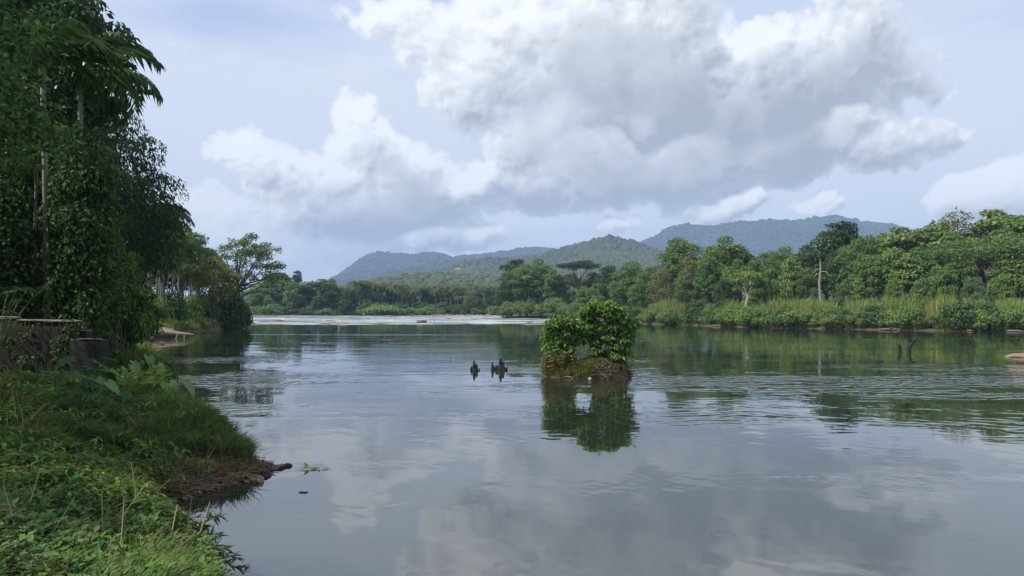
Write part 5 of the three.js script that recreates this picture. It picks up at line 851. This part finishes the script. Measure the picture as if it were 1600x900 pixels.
  put('islet_shrub', 'larger right leafy shrub of the islet over brown hanging creepers', (w, l, dry) => {
    for (const [a, b] of [[-0.5, -0.8], [-0.15, -0.3], [0.2, 0.25], [0.45, 0.7], [0.0, 0.1]]) stem(w, [[a * 0.6, -0.2, 0], [a, 0.6, (rnd() - 0.5) * 0.3], [b, 1.7, (rnd() - 0.5) * 0.5]], 0.06);
    stem(w, [[0.5, 1.2, 0], [1.0, 1.6, 0.1], [1.5, 1.75, 0.1]], 0.035); stem(w, [[-0.45, 0.6, 0.1], [-0.75, 1.15, 0.1], [-0.95, 1.45, 0.1]], 0.04);
    for (let k = 0; k < 78; k++) { const a = (rnd() - 0.5) * 2, x = 0.12 + a * 1.05, y = 2.05 + 0.5 * Math.cos((a + 0.1) * 1.5) + (rnd() - 0.5) * 0.3 - (rnd() < 0.45 ? rnd() * 0.95 : 0) - Math.max(0, a) * 0.35, z = (rnd() - 0.5) * 1.1; if (x < -0.6 && y < 1.4) continue; const r = 0.17 + 0.22 * rnd(); clump(l, rnd, x, y, z, r, 0.85, Math.round(900 * r * r) + 25, { ...LEAF, leaf: 0.15 + 0.12 * rnd() }); }
    for (const [x, y, z, r, n] of [[1.2, 1.25, 0, 0.22, 70], [1.1, 0.9, 0.1, 0.26, 100], [1.05, 0.5, 0.1, 0.22, 80], [1.0, 1.4, 0.2, 0.3, 140], [0.85, 0.65, 0.35, 0.2, 70], [1.5, 1.75, 0.1, 0.13, 24], [1.35, 1.9, 0.1, 0.18, 44], [0.95, 1.05, 0.3, 0.26, 90], [0.2, 1.2, 0.45, 0.2, 50], [-0.3, 1.0, 0.4, 0.16, 36], [0.6, 0.8, 0.5, 0.16, 36], [-0.75, 1.45, 0.3, 0.26, 90], [-0.85, 1.15, 0.3, 0.18, 44], [-0.4, 0.6, 0.5, 0.2, 50], [0.1, 0.7, 0.55, 0.2, 50], [0.5, 0.35, 0.6, 0.2, 50], [0.85, 0.3, 0.5, 0.2, 60]]) clump(l, rnd, x, y, z, r, 0.85, n, { ...LEAF, leaf: 0.23 });
    for (let k = 0; k < 22; k++) { const a = (rnd() - 0.5) * 2, x = 0.12 + a, y = 2.35 - Math.abs(a) * 0.25 + rnd() * 0.15; sprig(w, l, x, y, (rnd() - 0.5) * 0.8, a * 0.3 + (rnd() - 0.5) * 0.2, 0.2 + rnd() * 0.3); }
    for (let k = 0; k < 26; k++) { const x = -0.4 + rnd() * 1.4, z = -0.4 + rnd() * 0.8; stem(w, [[x, 0, z], [x + (rnd() - 0.5) * 0.3, 0.7, z + (rnd() - 0.5) * 0.2], [x + (rnd() - 0.5) * 0.5, 1.5 + rnd() * 0.4, z]], 0.013, tint(rnd, [[.1, .075, .05], [.15, .11, .075]], 0.4)); }
    hangDry(dry, -0.8, -0.35, 1.0, 1.7, -0.3, 0.3, 260); hangDry(dry, -0.45, 0.8, 0.05, 1.5, -0.4, 0.5, 1900); hangDry(dry, 0.5, 1.05, 0.0, 1.2, -0.3, 0.4, 700);
  }, at(942), -0.05);
  const g = tuftGeometry(611, 16, 0.34, 0.15, 0.016, [[.17, .24, .05], [.13, .2, .045], [.21, .25, .07], [.22, .19, .09]], 0.9), w2 = weedGeometry(613, 4, 0.5, 0.16, 0.11, 0.45, [[.13, .16, .05], [.16, .14, .07], [.1, .14, .04]]), A = [], B = [];
  for (let k = 0; k < 1500; k++) { const x = -1.95 + rnd() * (k % 5 ? 2.3 : 3.7), z = (rnd() * 2 - 1) * 1.2, y = moundH(x, z); if (y < 0.12 || (x > 0.5 && z > 0.3 && rnd() < 0.6)) continue; A.push({ x: cx + x, y: y - 0.02, z: -D + z, ry: rnd() * 6.28, s: 0.7 + rnd() * 0.6, c: [0.8 + 0.5 * rnd(), 0.8 + 0.4 * rnd(), 0.8] }); }
  for (let k = 0; k < 200; k++) { const x = -1.95 + rnd() * 1.1, z = (rnd() * 2 - 1) * 0.8, y = moundH(x, z); if (y < 0.05) continue; B.push({ x: cx + x, y: y - 0.02, z: -D + z, ry: rnd() * 6.28, s: 0.8 + rnd() * 1.1, c: [0.9 + 0.4 * rnd(), 0.8 + 0.3 * rnd(), 0.8] }); }
  const scrap = new Shape(); for (let k = 0; k < 7; k++) { const u = unit(rnd); scrap.leaf((rnd() - 0.5) * 0.14, 0.02 + rnd() * 0.05, (rnd() - 0.5) * 0.14, u[0], u[1] * 0.5, u[2], 0.2, 1, 0, 0.12 + 0.1 * rnd(), 0.035, [1, 1, 1]); }
  const Lt = []; for (let k = 0; k < 900; k++) { const x = -1.9 + rnd() * 3.9, z = -0.5 + rnd() * 1.75, y = moundH(x, z); if (y < -0.05) continue; const v = 0.4 + rnd() * 1.1; Lt.push({ x: cx + x, y, z: -D + z, ry: rnd() * 6.28, rx: (rnd() - 0.5), rz: (rnd() - 0.5), s: 0.6 + rnd() * 0.8, c: [.12 * v, .085 * v, .055 * v] }); }
  scatter('islet_litter', 'dead leaves and root scraps over the islet', scrap.geometry(), leafMaterial, Lt);
  scatter('islet_grass', 'short grass over the low end of the islet', g, leafMaterial, A); scatter('islet_weeds', 'straggling weeds on the low end of the islet', w2, leafMaterial, B);
  rock('pale_pebble', stoneGeometry(615, 0.7, [.5, .46, .4]), cx + at(917), 0.02, D - 1.42, 0.07, 0.05, 0.06, 'small pale stone at the waterline of the islet', undefined, 0, stoneMaterial, 'stone');
}

renderer.render(scene, camera);
